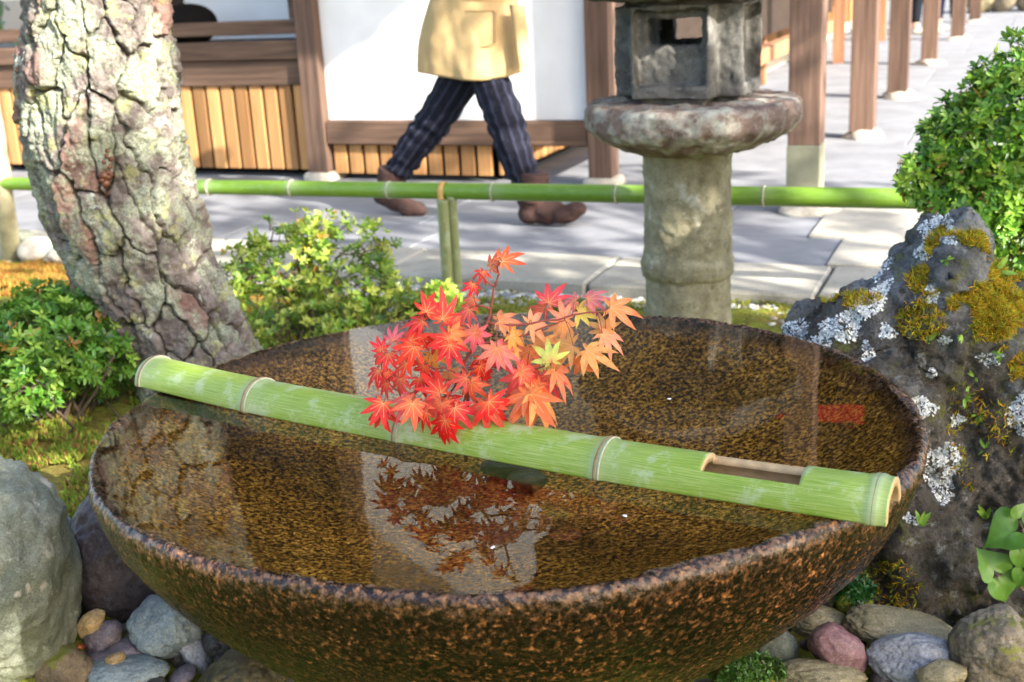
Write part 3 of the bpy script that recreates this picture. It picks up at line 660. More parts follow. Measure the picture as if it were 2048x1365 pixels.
def rock_mat():
    m, n, l, b = newmat('dark_lichened_rock', .5, .45); v = coords(n, l); a = noise(n, l, v, 7, 7, .7); f_ = noise(n, l, v, 130, 6, .75); g_ = noise(n, l, v, 4, 4, .6)
    c = ramp(n, l, a, [(.3, (.016, .017, .019)), (.46, (.13, .134, .138)), (.66, (.36, .37, .37))])
    ge = n.new('ShaderNodeNewGeometry'); sx = n.new('ShaderNodeSeparateXYZ'); l.new(ge.outputs['Position'], sx.inputs[0])
    mr = n.new('ShaderNodeMapRange'); mr.inputs[1].default_value = .66; mr.inputs[2].default_value = .38; l.new(sx.outputs[2], mr.inputs[0])
    ad = n.new('ShaderNodeMath'); ad.operation = 'MULTIPLY_ADD'; l.new(mr.outputs[0], ad.inputs[0]); ad.inputs[1].default_value = .32; l.new(g_, ad.inputs[2])
    c = mix(n, l, ramp(n, l, ad.outputs[0], [(.54, g3(0)), (.68, g3(.62))]), c, ramp(n, l, f_, [(.3, (.02, .014, .007)), (.55, (.10, .068, .03)), (.75, (.22, .18, .09))]))
    c = mix(n, l, .6, c, ramp(n, l, f_, [(.25, g3(.4)), (.7, g3(1.35))]), 'MULTIPLY')
    s_ = noise(n, l, v, 34, 7, .72); c = mix(n, l, ramp(n, l, s_, [(.58, g3(0)), (.64, g3(.8))]), c, (.34, .36, .34))
    s_ = noise(n, l, v, 11, 7, .8); c = mix(n, l, ramp(n, l, s_, [(.56, g3(0)), (.62, g3(.85))]), c, (.15, .16, .03))
    s_ = noise(n, l, v, 26, 6, .75); c = mix(n, l, ramp(n, l, s_, [(.36, g3(.8)), (.44, g3(0))]), c, (.02, .018, .015))
    l.new(c, b.inputs['Base Color']); bump(n, l, b, mix(n, l, .5, mix(n, l, .5, a, s_), f_), 1, .03); return m
M['rock'] = rock_mat()
loc = vs0.mean(0); loc[2] = vs0[:, 2].min()
rock = thing('mossy_rock', 'tall dark rock with white lichen and golden moss right of the basin', 'rock', tuple(loc))
part('rock_body', vs0, fs0, M['rock'], rock)
bvh = BVHTree.FromPolygons([Vector(p) for p in vs0], fs0.tolist())
def hit(px, py, tree=None):
    d = ray(px, py); h = (tree or bvh).ray_cast(Vector(CAM), Vector(d / np.linalg.norm(d)))
    return (np.array(h[0]), np.array(h[1])) if h[0] is not None else (None, None)
def lichen_patch(parent, px, py, rx, ry, n, seed, tree=None, rot=0, size=.0085, frill=True):
    n = int(n * 2.1)
    g = np.random.default_rng(seed); pos, al, nr_, sz = [], [], [], []
    cr, sr = math.cos(R(rot)), math.sin(R(rot))
    for k in range(n):
        a = g.uniform(0, 2 * np.pi); rr = math.sqrt(g.uniform(.02, 1)) * (1 + .25 * math.sin(3 * a + seed)) * g.uniform(.8, 1.05)
        x, y = rr * rx * math.cos(a), rr * ry * math.sin(a); X_, Y2 = px + x * cr - y * sr, py + x * sr + y * cr
        p, nm = hit(X_, Y2, tree)
        if p is None: continue
        if nm @ (CAM - p) < 0: nm = -nm
        c0, _n = hit(px, py, tree)
        if c0 is None: c0 = p
        if np.linalg.norm(p - c0) > .25: continue
        d = p - c0 + g.normal(0, .012, 3); d = d - (d @ nm) * nm
        pos.append(p + nm * .002); al.append(d + 1e-5); nr_.append(nm + g.normal(0, .25, 3)); sz.append(size * g.uniform(.5, 1.1))
    if not pos: return
    T = np.array([[0, 0, 0], [-.20, .45, .10], [-.42, .95, .10], [-.08, .75, .02], [.05, 1.05, .12], [.2, .7, .02], [.45, .85, .10], [.20, .42, .10]])
    Fc = np.array([[0, 3, 2], [0, 2, 1], [0, 4, 3], [0, 5, 4], [0, 6, 5], [0, 7, 6]])
    v, f = leafverts(np.array(pos), np.array(al), np.array(nr_), np.array(sz), T, Fc)
    c = np.repeat(np.array([[.80, .83, .82]]) * g.uniform(.55, 1.15, (len(pos), 1)), len(T), 0)
    part('lichen', v, f, M['lichen'], parent, kind='stuff', col=c)
for k, (px, py, rx, ry, n_, rot) in enumerate([(1880, 460, 36, 26, 260, 20), (1757, 530, 30, 24, 170, -40), (1745, 600, 44, 22, 220, -40), (1690, 650, 46, 26, 260, -25), (1640, 700, 20, 34, 150, 0), (1588, 665, 34, 22, 170, 20), (1845, 505, 15, 14, 60, 0), (1775, 665, 14, 13, 50, 0), (1735, 705, 10, 20, 40, 0), (1845, 815, 26, 18, 110, 30), (1882, 942, 38, 56, 420, 0), (2040, 830, 20, 40, 150, 0), (1862, 745, 9, 7, 22, 0), (1890, 680, 12, 7, 26, 0), (1915, 840, 12, 9, 30, 0), (1865, 590, 10, 14, 34, 0), (1980, 720, 22, 12, 34, 0), (1820, 1040, 18, 8, 26, 30)]):
    lichen_patch(rock, px, py, rx, ry, n_, k, rot=rot)
# moss on its right shoulder
def tufts(parent, name, pts, nrms, seed, L=.014, cols=None, wts=None, per=3, mat='sprig', wid=.5, tilt=.7, kind='stuff', label=None):
    g = np.random.default_rng(seed); N = len(pts); P_ = np.repeat(pts, per, 0); n = np.repeat(nrms, per, 0)
    d = unit(n + g.normal(0, tilt, (N * per, 3)) + [0, 0, .3]); sz = L * g.uniform(.5, 1.2, N * per)
    c = np.repeat(palette(g, N, cols, wts), per, 0)
    T = np.array([[-.10, 0, 0], [.10, 0, 0], [.14, .5, .05], [0, 1, -.05], [-.14, .5, .05]]); Fc = np.array([[0, 1, 2], [0, 2, 4], [4, 2, 3]])
    v, f = leafverts(P_, d, g.normal(size=(N * per, 3)), sz, T, Fc, wid); return part(name, v, f, M[mat], parent, kind=kind, col=np.repeat(c, 5, 0), label=label)
g = np.random.default_rng(12); mp, mn = [], []
for (cx, cy, rx, ry, n_) in [(2010, 580, 50, 60, 1600), (1915, 500, 62, 52, 2400), (1955, 590, 60, 60, 2400), (2000, 640, 60, 60, 1900), (2030, 700, 40, 60, 700), (1860, 560, 46, 30, 500), (1700, 600, 60, 14, 350), (1840, 640, 50, 40, 350), (1960, 860, 70, 130, 350), (1780, 1180, 60, 60, 250)]:
    for k in range(n_):
        a = g.uniform(0, 6.283); r_ = math.sqrt(g.random()); p, nm = hit(cx + rx * r_ * math.cos(a), cy + ry * r_ * math.sin(a))
        if p is None: continue
        if nm @ (CAM - p) < 0: nm = -nm
        if fbm(p[None] * 13, 3, 8)[0] < -.22: continue
        mp.append(p); mn.append(nm)
tufts(rock, 'moss', np.array(mp), np.array(mn), 3, .016, [(.66, .38, .03), (.66, .54, .05), (.38, .44, .04), (.16, .11, .03)], (3, 3, 3, 1.2), 3)
# little strap-leaved ferns rooted on it
def sprig(name, label, cat, px, py, n_, L, seed, cols, tree=None, up_=.4, group=None, wid=.9, spread=.9):
    p, nm = hit(px, py, tree)
    if p is None: p = Zp(px, py, .05); nm = np.array([0, 0, 1.])
    if nm @ (CAM - p) < 0: nm = -nm
    g = np.random.default_rng(seed); d = unit(nm * .8 + g.normal(0, spread, (n_, 3)) + [0, 0, up_]); pos = np.repeat(p[None], n_, 0) + d * .003
    v, f = leafverts(pos, d, np.repeat(nm[None], n_, 0) + [0, 0, .6], L * g.uniform(.6, 1.1, n_), LT, LF, wid)
    return solo(name, v, f, M['leaf'], label, cat, group, col=np.repeat(palette(g, n_, cols, [1] * len(cols)), len(LT), 0))
BG = [(.22, .42, .05), (.30, .50, .07)]
for k, (px, py, n_, L, lab) in enumerate([(1895, 425, 6, .045, 'bright strap-leaved sprout on the peak of the lichened rock'), (1990, 545, 5, .042, 'pale green sprout on the mossy right shoulder of the rock'), (1892, 520, 6, .032, 'small green sprout in the golden moss near the peak'), (1855, 685, 5, .034, 'slim green sprout halfway down the rock face'), (1925, 668, 6, .02, 'tiny round-leaved sprout in the middle of the rock face'), (2005, 712, 6, .024, 'tiny green sprout under the mossy shoulder'), (1930, 795, 6, .026, 'tiny green sprout low on the rock face'), (1955, 830, 6, .024, 'little green sprout just below another on the rock face'), (1970, 900, 6, .022, 'tiny green sprout beside the round white lichen'), (1840, 1055, 6, .036, 'bright green sprout hanging beside the bamboo end'), (1975, 1040, 6, .055, 'green sprout above the heart-shaped leaves'), (1950, 755, 5, .022, 'tiny green sprout on bare grey rock above the others')]):
    sprig('rock_sprout', lab, 'small plant', px, py, n_, L, 60 + k, BG, group='sprouts growing on the lichened rock', wid=.75)
# dark fern and liverwort cushions
for nm_, lab, px, py, rp_, N_, c_ in [('fern_clump', 'dark green fern clump between basin and lichened rock', 1708, 1190, 42, 150, [(.02, .10, .015), (.04, .16, .02)]), ('liverwort_cushion', 'light green liverwort cushion at the bottom edge right of the basin', 1492, 1345, 80, 420, [(.10, .22, .04), (.18, .30, .05), (.06, .10, .02)])]:
    g = np.random.default_rng(N_); c = Zp(px, py, .04 if rp_ > 50 else .07); k = depth(c) / F; d = unit(g.normal(size=(N_, 3))); d[:, 2] = abs(d[:, 2]); d[:, 1] = -abs(d[:, 1])
    p = c + d * np.array([rp_ * k, rp_ * k * .6, rp_ * k * (.55 if rp_ > 50 else 1)]) * g.uniform(.8, 1, (N_, 1))
    v, f, cc = rosettes(p, d, N_, .012 if rp_ < 50 else .011, 5, c_ + [c_[0]], [1] * (len(c_) + 1), .2)
    t = thing(nm_, lab, 'fern' if rp_ < 50 else 'liverwort', tuple(c - [0, 0, .05])); part('foliage', v, f, M['leaf'], t, kind='stuff', col=cc)
    vv_, ff_ = boulder(c - [0, 0, rp_ * k * .3], (rp_ * k * .92, rp_ * k * .55, rp_ * k * (.5 if rp_ > 50 else .9)), (0, 0, 0), 4, 3, 8, .08, 6); part('root_mat', vv_, ff_, M['moss'], t)
# heart-leaved plant at the right edge
HT = []
for a in np.linspace(0, 2 * np.pi, 28, endpoint=False):
    x = .5 * math.sin(a) ** 3 * 1.12; y = (13 * math.cos(a) - 5 * math.cos(2 * a) - 2 * math.cos(3 * a) - math.cos(4 * a)) / 30; HT.append([x, .38 - y, .0])
HT = np.array(HT); ring2 = HT * [.55, 1, 1]; ring2[:, 1] = .30 + (HT[:, 1] - .30) * .55
def hz_(p): return .62 * np.abs(p[:, 0]) ** 1.3 - .55 * (p[:, 1] - .2) ** 2 + .03 * np.sin(p[:, 0] * 17 + p[:, 1] * 11)
HV = np.concatenate([HT, ring2, [[0, .30, 0]]]); HV[:, 2] = hz_(HV)
HF = [[i, (i + 1) % 28, 28 + (i + 1) % 28, 28 + i] for i in range(28)] + [[28 + i, 28 + (i + 1) % 28, 56] for i in range(28)]
hp = thing('heart_leaved_plant', 'plant with glossy round heart-shaped leaves at the right edge', 'plant', tuple(Yp(2075, 1230, 2.30)))
for k, (px, py, wpx, ang, c_) in enumerate([(2020, 1068, 88, 200, (.13, .30, .04)), (1983, 1134, 70, 120, (.17, .34, .05)), (2000, 1168, 74, -60, (.15, .32, .045)), (2042, 1108, 60, -80, (.13, .28, .04)), (2045, 1150, 50, -100, (.10, .24, .03)), (2046, 1030, 50, 60, (.15, .30, .05))]):
    c = Yp(px, py, 2.22); k_ = depth(c) / F; d = rt * math.cos(R(ang)) + up * math.sin(R(ang)); nn_ = -fw + up * .7 + rt * .1 * (k - 3)
    x = unit(np.cross(d, nn_)); z = np.cross(x, d); vv_ = c + wpx * k_ * (HV[:, :1] * x + (HV[:, 1:2] - .3) * d + HV[:, 2:] * z)
    o = part('leaf', vv_, HF, M['leaf'], hp, col=np.repeat([c_], len(HV), 0)); root_ = np.array(hp.location)
    v, f = tube(spline([c - d * .3 * wpx * k_, (c + root_) / 2 + [0, 0, .03], root_], 8), .0022, 5); part('stalk', v, f, M['twig'], hp)
#@@PART3
# ------------------------------------------------------------------ maple branch
LA = [0, 36, -36, 74, -74, 118, -118]; LL = [1.0, .93, .93, .74, .74, .40, .40]
def maple_mesh(seed, cup=.25):  # seven pointed lobes round the petiole
    g = np.random.default_rng(seed); lob = sorted([(a + g.uniform(-4, 4), L * g.uniform(.9, 1.08)) for a, L in zip(LA, LL)])
    v = [[0, 0, 0]]; f = []; rad_ = [0.]; rib_ = [1.]
    def pt(a, r_, dz=0, rb=0.): rib_.append(rb); v.append([r_ * math.sin(R(a)), r_ * math.cos(R(a)), -cup * r_ * r_ + dz]); rad_.append(r_); return len(v) - 1
    sin_ = []
    for i in range(len(lob) + 1):
        if i == 0: a, r_ = lob[0][0] - 20, .10
        elif i == len(lob): a, r_ = lob[-1][0] + 20, .10
        else: a = (lob[i - 1][0] + lob[i][0]) / 2; r_ = .40 * min(lob[i - 1][1], lob[i][1]) + .02
        sin_.append(pt(a, r_, .02))
    for i, (a, L) in enumerate(lob):
        wd = 12.5 + 3 / L; tw = g.uniform(-.05, .05)
        l1 = pt(a - wd, .50 * L, .02); r1 = pt(a + wd, .50 * L, .02); m1 = pt(a, .34 * L, -.015, 1); m2 = pt(a, .52 * L, -.05, 1)
        l2 = pt(a - 7.2, .74 * L, .0); r2 = pt(a + 7.2, .74 * L, .0); tp = pt(a + g.uniform(-3, 3), L, -.04 * g.random() - .02, 1)
        s0, s1 = sin_[i], sin_[i + 1]
        f += [[0, m1, s0], [0, s1, m1], [s0, m1, l1], [m1, s1, r1], [l1, m1, m2], [m1, r1, m2], [l1, m2, l2], [m2, r1, r2], [l2, m2, r2], [l2, r2, tp]]
    v = np.array(v); return mkmesh('maple_leaf', v, f, M['maple'], attrs={'rad': rad_, 'rib': rib_})
MV = [maple_mesh(i, .08 + .13 * (i % 5)) for i in range(9)]
CR, RD, CO, PK, OR, PE, YG = (.80, .022, .022), (.93, .05, .04), (.96, .14, .09), (.97, .22, .18), (.98, .36, .10), (.98, .44, .18), (.84, .72, .16)
# (zoomed x, y, radius) of the sheet 700+X/3.25, 480+Y/3.25, direction of the middle lobe, colour, nearness
ML = [(915, 175, 120, 50, CO, .0), (985, 140, 135, 22, CO, .0), (865, 205, 80, 240, RD, .0), (800, 285, 85, 250, RD, .0), (800, 380, 105, 215, CO, .0), (775, 450, 115, 235, CO, 0), (495, 470, 130, 75, RD, .02), (480, 530, 130, 190, RD, .02), (600, 520, 155, 80, RD, .03), (640, 610, 130, 330, OR, .02),
      (810, 600, 135, 300, PK, .05), (965, 530, 130, 10, PE, 0), (1165, 550, 140, 5, PE, -.02), (1270, 630, 130, 250, PE, .0), (1290, 410, 150, 60, CO, -.04), (1270, 440, 120, 205, CO, -.04), (1540, 385, 150, 8, PK, -.06), (1470, 395, 110, 180, PK, -.06), (1480, 465, 130, 350, YG, -.05), (1690, 440, 160, -12, OR, -.05), (1640, 610, 165, -30, PE, .0), (1660, 590, 130, 110, PE, -.01),
      (1380, 545, 130, 290, PE, -.02), (1395, 520, 110, 100, PE, -.02), (1450, 690, 170, 200, OR, .02), (1530, 720, 170, -20, PE, .02), (1500, 760, 150, -60, OR, .02), (1310, 790, 150, 110, YG, .03), (1320, 840, 180, -35, OR, .04), (1290, 880, 150, 255, CO, .03), (1110, 850, 190, -30, CO, .05), (1120, 870, 170, 240, CO, .05),
      (955, 700, 150, 250, PK, .06), (950, 720, 170, -15, PK, .06), (850, 760, 120, 290, CR, .0), (845, 820, 120, 300, RD, .02), (650, 680, 145, 265, CR, .05), (640, 640, 120, 200, RD, .04), (420, 690, 150, 225, RD, .03), (390, 660, 120, 60, RD, .02), (280, 660, 95, 80, PK, .0), (250, 740, 110, 250, RD, .0), (205, 720, 90, 110, RD, 0), (185, 850, 110, 230, CR, 0), (240, 860, 90, 280, RD, 0),
      (235, 930, 100, 240, RD, .02), (330, 900, 130, 250, CO, .04), (370, 800, 110, 210, RD, .02), (480, 820, 110, 250, RD, .0), (530, 740, 110, 300, OR, -.02), (575, 900, 120, 230, RD, .02), (215, 1060, 150, 245, RD, .07), (200, 1110, 130, 290, RD, .08), (395, 1040, 160, 200, CO, .09), (405, 1060, 165, 275, CO, .09), (590, 1000, 160, 130, RD, .06), (600, 1060, 170, 250, CO, .08), (680, 1090, 160, -50, RD, .09),
      (785, 920, 140, 270, CO, .06), (760, 900, 120, 190, CO, .06), (885, 1060, 190, 262, CO, .10), (900, 1050, 180, -40, RD, .10), (1180, 1000, 220, -25, OR, .09), (1170, 1000, 210, 262, OR, .09), (1160, 1010, 180, 200, OR, .09), (610, 1180, 150, 268, CR, .12), (620, 1170, 150, 230, CR, .12), (500, 1120, 130, 215, CR, .10), (460, 620, 110, 250, RD, .0), (560, 640, 110, 260, RD, .0), (1040, 620, 120, 330, OR, .0), (1170, 720, 110, 230, OR, 0), (1080, 700, 100, 200, PE, 0), (690, 500, 110, 250, CO, -.02), (720, 560, 110, 200, CO, -.02), (640, 860, 110, 300, OR, -.02), (450, 900, 110, 300, RD, 0), (1240, 930, 130, 230, CO, .04)]
MY = 2.03
_g = np.random.default_rng(4)
ML += [(x + _g.uniform(-45, 45), y + _g.uniform(-45, 45), r_ * _g.uniform(.55, .85), _g.uniform(180, 360), c_, n_ - .05) for x, y, r_, a_, c_, n_ in list(ML) if 180 < x < 1350 and 480 < y < 1150 and _g.random() < .5]
stem_base = Zp(938, 800, WZ - .06); stem_base[1] = MY + .03
mb = thing('maple_branch', 'cut maple branch with red and orange leaves standing in the basin water', 'maple branch', tuple(stem_base))
def mp_(px, py, near=0.): return Yp(px, py, MY + .02 - near)
hubs = {}
def twig(pts, r_=(.0022, .0011), n_=12):
    p = spline([mp_(*q) for q in pts], n_); p = p + np.random.default_rng(len(pts) + int(pts[0][0])).normal(0, .0012, p.shape); p[0] = mp_(*pts[0])
    v, f = tube(p, np.linspace(r_[0], r_[1], n_), 6); part('twig', v, f, M['redtwig'], mb); return p
main = np.concatenate([[stem_base], [mp_(936, 770), mp_(928, 730), mp_(950, 690), mp_(975, 645), mp_(983, 610), mp_(988, 575)]])
v, f = tube(spline(main, 30), np.linspace(.0036, .0018, 30), 7); part('twig', v, f, M['redtwig'], mb)
tips = [twig(q) for q in [[(988, 575), (995, 560), (998, 530), (1000, 515)], [(988, 575), (975, 565), (960, 545), (950, 560)], [(983, 620), (960, 612), (940, 618)], [(936, 770), (900, 740), (860, 735), (820, 700)], [(936, 770), (880, 760), (820, 790), (770, 760), (765, 720)], [(928, 730), (890, 700), (850, 670), (840, 640)], [(928, 730), (905, 780), (860, 810), (800, 820)], [(936, 770), (950, 800), (970, 820), (965, 850)],
         [(950, 690), (1020, 680), (1080, 660), (1130, 640)], [(975, 645), (1040, 650), (1100, 640), (1180, 625), (1220, 620)], [(936, 740), (1000, 735), (1060, 740), (1110, 725)], [(1000, 735), (1040, 760), (1060, 790)], [(936, 770), (920, 820), (890, 840)]]]
allp = np.concatenate([spline(main, 30)[6:]] + tips)
for k, (x, y, r_, ang, c_, nearv) in enumerate(ML):
    g = np.random.default_rng(900 + k); px, py = 700 + x / 3.25, 480 + y / 3.25; sc_p = r_ / 3.25
    P0 = mp_(px, py, nearv + g.uniform(-.02, .02)); kk = depth(P0) / F
    a = R(ang + g.uniform(-8, 8)); tip = g.uniform(-.55, .35); d = unit(rt * math.cos(a) + up * math.sin(a) - fw * tip)
    nrm_ = -fw + up * .55 + rt * g.uniform(-.45, .45) + up * g.uniform(-.3, .5); x_ = unit(np.cross(d, nrm_)); z_ = np.cross(x_, d)
    o = bpy.data.objects.new('leaf', MV[k % 9]); s_ = sc_p * kk * (1.24 + .14 * (c_ in (OR, PE)))
    Mx = Matrix(((x_[0] * s_, d[0] * s_, z_[0] * s_, 0), (x_[1] * s_, d[1] * s_, z_[1] * s_, 0), (x_[2] * s_, d[2] * s_, z_[2] * s_, 0), (0, 0, 0, 1)))
    link(o, mb); o.matrix_local = Matrix.Translation(Vector(P0 - stem_base)) @ Mx
    j = g.uniform(.85, 1.1); o.color = (min(c_[0] * j, .95), c_[1] * g.uniform(.7, 1.4), c_[2] * g.uniform(.7, 1.4), 1)
    i = int(np.argmin(np.linalg.norm(allp - P0, axis=1))); q = allp[i]
    if np.linalg.norm(q - P0) < .16:
        mid = (q + P0) / 2 + np.array([0, 0, .008]); v, f = tube(spline([q, mid, P0], 6), .0006, 4); part('petiole', v, f, M['redtwig'], mb)

# ------------------------------------------------------------------ stone lantern
LM = stone_mat('grey_lantern_stone', (.065, .062, .056), (.16, .153, .135), (.26, .25, .22), 11, .8, .006, .8, vein=0, spot=(.34, .33, .28), spot_t=(.68, .75), spot_scale=30)
LP = stone_mat('rusty_platform_stone', (.12, .075, .06), (.24, .17, .13), (.36, .33, .27), 14, .9, .010, .85, spot=(.46, .46, .38), spot_t=(.47, .66), spot_scale=13)
LS = stone_mat('mossy_shaft_stone', (.16, .14, .08), (.33, .30, .19), (.45, .42, .31), 12, .9, .006, .85, vein=0, spot=(.42, .41, .33), spot_t=(.60, .70), spot_scale=14)
LC = Zp(1378, 690, -.04); lk = depth(LC) / F
lant = thing('stone_lantern', 'weathered grey stone lantern on a round shaft behind the basin', 'stone lantern', tuple(LC))
def zat(py, dx=1378, fwd=0.): return Yp(dx, py, LC[1] - fwd)[2]
def lathe(c, prof_, nth=160, rough=.006, seed=0, lump=.02, ms_=.0):
    prof_ = np.array(prof_, float); sg = np.concatenate([[0], np.cumsum(np.hypot(*np.diff(prof_, axis=0).T))]); n_ = int(sg[-1] / .006); tq_ = np.linspace(0, sg[-1], n_)
    r_, z_ = np.interp(tq_, sg, prof_[:, 0]), np.interp(tq_, sg, prof_[:, 1]); th = np.linspace(0, 2 * np.pi, nth, endpoint=False)
    for _ in range(2): r_[1:-1] = (r_[:-2] + 2 * r_[1:-1] + r_[2:]) / 4
    P = np.stack([r_[:, None] * np.cos(th), r_[:, None] * np.sin(th), np.broadcast_to(z_[:, None], (n_, nth))], -1).reshape(-1, 3)
    e = P * [1, 1, 0]; e = e / (np.linalg.norm(e, axis=1)[:, None] + 1e-6)
    P = P + e * (lump * fbm(P * 3.2, 2, seed) + rough * fbm(P * 38, 4, seed + 1))[:, None] + np.array([0, 0, 1.]) * (rough * 1.2 * fbm(P * 18 + 7, 3, seed + 2) * (np.linalg.norm(P[:, :2], axis=1) > .05))[:, None]
    i0 = np.arange(n_ * nth).reshape(n_, nth); i1 = np.roll(i0, -1, 1)
    return P + np.asarray(c), np.stack([i0[:-1], i1[:-1], i1[1:], i0[1:]], -1).reshape(-1, 4)
r_s = 87 * lk; zt = zat(275); zr = zat(528); zpt = zat(196)
v, f = lathe((LC[0], LC[1], 0), [(.001, -.12), (r_s * .94, -.12), (r_s * .93, zr - .04), (r_s * 1.0, zr - .032), (r_s * 1.035, zr - .01), (r_s * 1.035, zr + .02), (r_s * .965, zr + .04), (r_s * .97, zt - .15), (r_s * 1.02, zt - .02), (r_s * 1.03, zt + .03), (.001, zt + .03)], 160, .0035, 3, .008); part('shaft', v, f, LS, lant)
R_p = 203 * lk; zb_ = zat(300)
v, f = lathe((LC[0] + .012, LC[1], 0), [(.001, zb_ + .0), (r_s * 1.15, zb_ + .0), (R_p * .52, zb_ + .006), (R_p * .76, zb_ + .030), (R_p * .92, zb_ + .068), (R_p * .985, zb_ + .095), (R_p * 1.0, zb_ + .125), (R_p * .99, zb_ + .160), (R_p * .95, zb_ + .175), (R_p * .6, zb_ + .182), (.001, zb_ + .182)], 260, .006, 12, .016); part('platform', v, f, LP, lant)
# fire box: rounded block with windows cut through, remeshed and weathered
zf0 = zb_ + .172; hh = .36; hw = .222
bm = bmesh.new(); bmesh.ops.create_cube(bm, size=1)
for q in bm.verts: q.co = (q.co.x * hw * 2, q.co.y * hw * 2, q.co.z * hh)
bmesh.ops.bevel(bm, geom=[e for e in bm.edges if abs(e.verts[0].co.z - e.verts[1].co.z) > .1], offset=.085, segments=6, affect='EDGES')
bmesh.ops.bevel(bm, geom=[e for e in bm.edges if abs(e.verts[0].co.z - e.verts[1].co.z) < .01 and abs(abs(e.verts[0].co.z) - hh / 2) < .01 and len(e.link_faces) == 2 and abs(e.link_faces[0].normal.z - e.link_faces[1].normal.z) > .5], offset=.03, segments=3, affect='EDGES')
me = bpy.data.meshes.new('t'); bm.to_mesh(me); bm.free(); body = bpy.data.objects.new('t', me); COL.objects.link(body); tmp = [body]
def cut(c, s, taper=None):
    bm = bmesh.new(); bmesh.ops.create_cube(bm, size=1)
    for q in bm.verts: q.co = (q.co.x * s[0] + c[0], q.co.y * s[1] + c[1], q.co.z * s[2] + c[2])
    if taper: taper(bm)
    me = bpy.data.meshes.new('t'); bm.to_mesh(me); bm.free(); o = bpy.data.objects.new('t', me); COL.objects.link(o); tmp.append(o)
    m_ = body.modifiers.new('b', 'BOOLEAN'); m_.operation = 'DIFFERENCE'; m_.object = o; m_.solver = 'EXACT'
zo = zat(62, fwd=.2) - (zf0 + hh / 2)            # window centre above the box centre
def slope(bm):
    for q in bm.verts:
        if q.co.z < 0 and abs(q.co.y) > hw * .9: q.co.z -= .05
cut((0, 0, zo - .004), (.19, .9, .095)); cut((0, 0, -.0), (.27, .27, .22))
for sx, sy in ((0, -1), (0, 1), (1, 0), (-1, 0)):
    cut((sx * hw, sy * hw, zo - .055), (.25 if sx == 0 else .10, .25 if sy == 0 else .10, .25))
dg = bpy.context.evaluated_depsgraph_get(); e = body.evaluated_get(dg).to_mesh(); bvv = np.array([q.co[:] for q in e.vertices]); bff = [list(p.vertices) for p in e.polygons]
for o in tmp: bpy.data.objects.remove(o)
v, f = remeshed([(bvv, bff)], .006); v = smoothv(v, f, 2); nn2 = vnormals(v, f)
if (nn2 * v).sum() < 0: nn2 = -nn2
v = v + nn2 * (.006 * fbm(v * 6, 3, 51) + .004 * fbm(v * 50, 4, 52))[:, None]
Cb = np.array([LC[0] + .008, LC[1], zf0 + hh / 2]); ra = ROTU - R(2); ca, sa = math.cos(ra), math.sin(ra)
v = np.stack([v[:, 0] * ca - v[:, 1] * sa, v[:, 0] * sa + v[:, 1] * ca, v[:, 2]], 1) + Cb; part('fire_box', v, f, LM, lant)
v, f = lathe((Cb[0], Cb[1], 0), [(.001, zf0 + hh - .01), (.30, zf0 + hh - .01), (.40, zf0 + hh + .03), (.41, zf0 + hh + .09), (.30, zf0 + hh + .17), (.14, zf0 + hh + .26), (.001, zf0 + hh + .28)], 160, .006, 30, .02); part('cap', v, f, LM, lant)
v, f = lathe((Cb[0], Cb[1], 0), [(.001, zf0 + hh + .25), (.08, zf0 + hh + .25), (.11, zf0 + hh + .32), (.07, zf0 + hh + .39), (.001, zf0 + hh + .42)], 60, .004, 33, .01); part('finial', v, f, LM, lant)

# ------------------------------------------------------------------ bamboo fence
RZ = .40
f0, f1 = Zp(-400, 361, RZ), Zp(2300, 406, RZ); fpath = np.linspace(f0, f1, 240); fl = np.linalg.norm(f1 - f0)
frad = np.linspace(.030, .0415, 240)
fence = thing('bamboo_fence', 'low fence of one long green bamboo rail on a short post', 'fence', tuple(Zp(885, 560, -.03)))
def farc(px): return float(np.dot(Zp(px, 388, RZ) - f0, (f1 - f0) / fl))
fn = [farc(x) for x in (-180, 45, 377, 557, 762, 985, 1240, 1527, 1850, 2150)]
v, f, mi, at_, s_, sd_, uv_ = bamboo_shell(fpath, frad, .006, 0, 2 * np.pi, fn, 33, None, .05)
part('rail', v, f, [M['bamboo_rail'], M['bamboo_wood']], fence, midx=mi, attrs=at_)
for q in fn:
    i = int(np.argmin(abs(s_ - q))); v, f = node_ring(fpath, s_, q, frad[i] * 1.04, sd_, uv_, 0, 2 * np.pi, .004); part('node_ring', v, f, M['node_pale'], fence)
pb = Zp(878, 560, -.03); dF = (f1 - f0) / fl
iq = int(np.argmin(abs(s_ - farc(878)))); top = fpath[iq]
def culm(name, base, topz, r_, mat, tilt=(0, 0), nodes=()):
    pth = np.linspace(base - [0, 0, .1], [base[0] + tilt[0], base[1] + tilt[1], topz], 40); vv, ff = tube(pth, r_, 20); n_ = len(pth)
    at = dict(along=np.repeat(pth[:, 2], 20), around=np.tile(np.linspace(0, 6.28, 20), n_), node=np.zeros(n_ * 20))
    return part(name, vv, ff, M[mat], fence, attrs=at)
bk = np.array([top[0], top[1], -.03])
culm('support_post', bk + [-.018, -.046, 0], RZ - .03, .025, 'bamboo_old'); culm('support_post', bk + [.022, -.02, 0], RZ - .02, .022, 'bamboo_old')
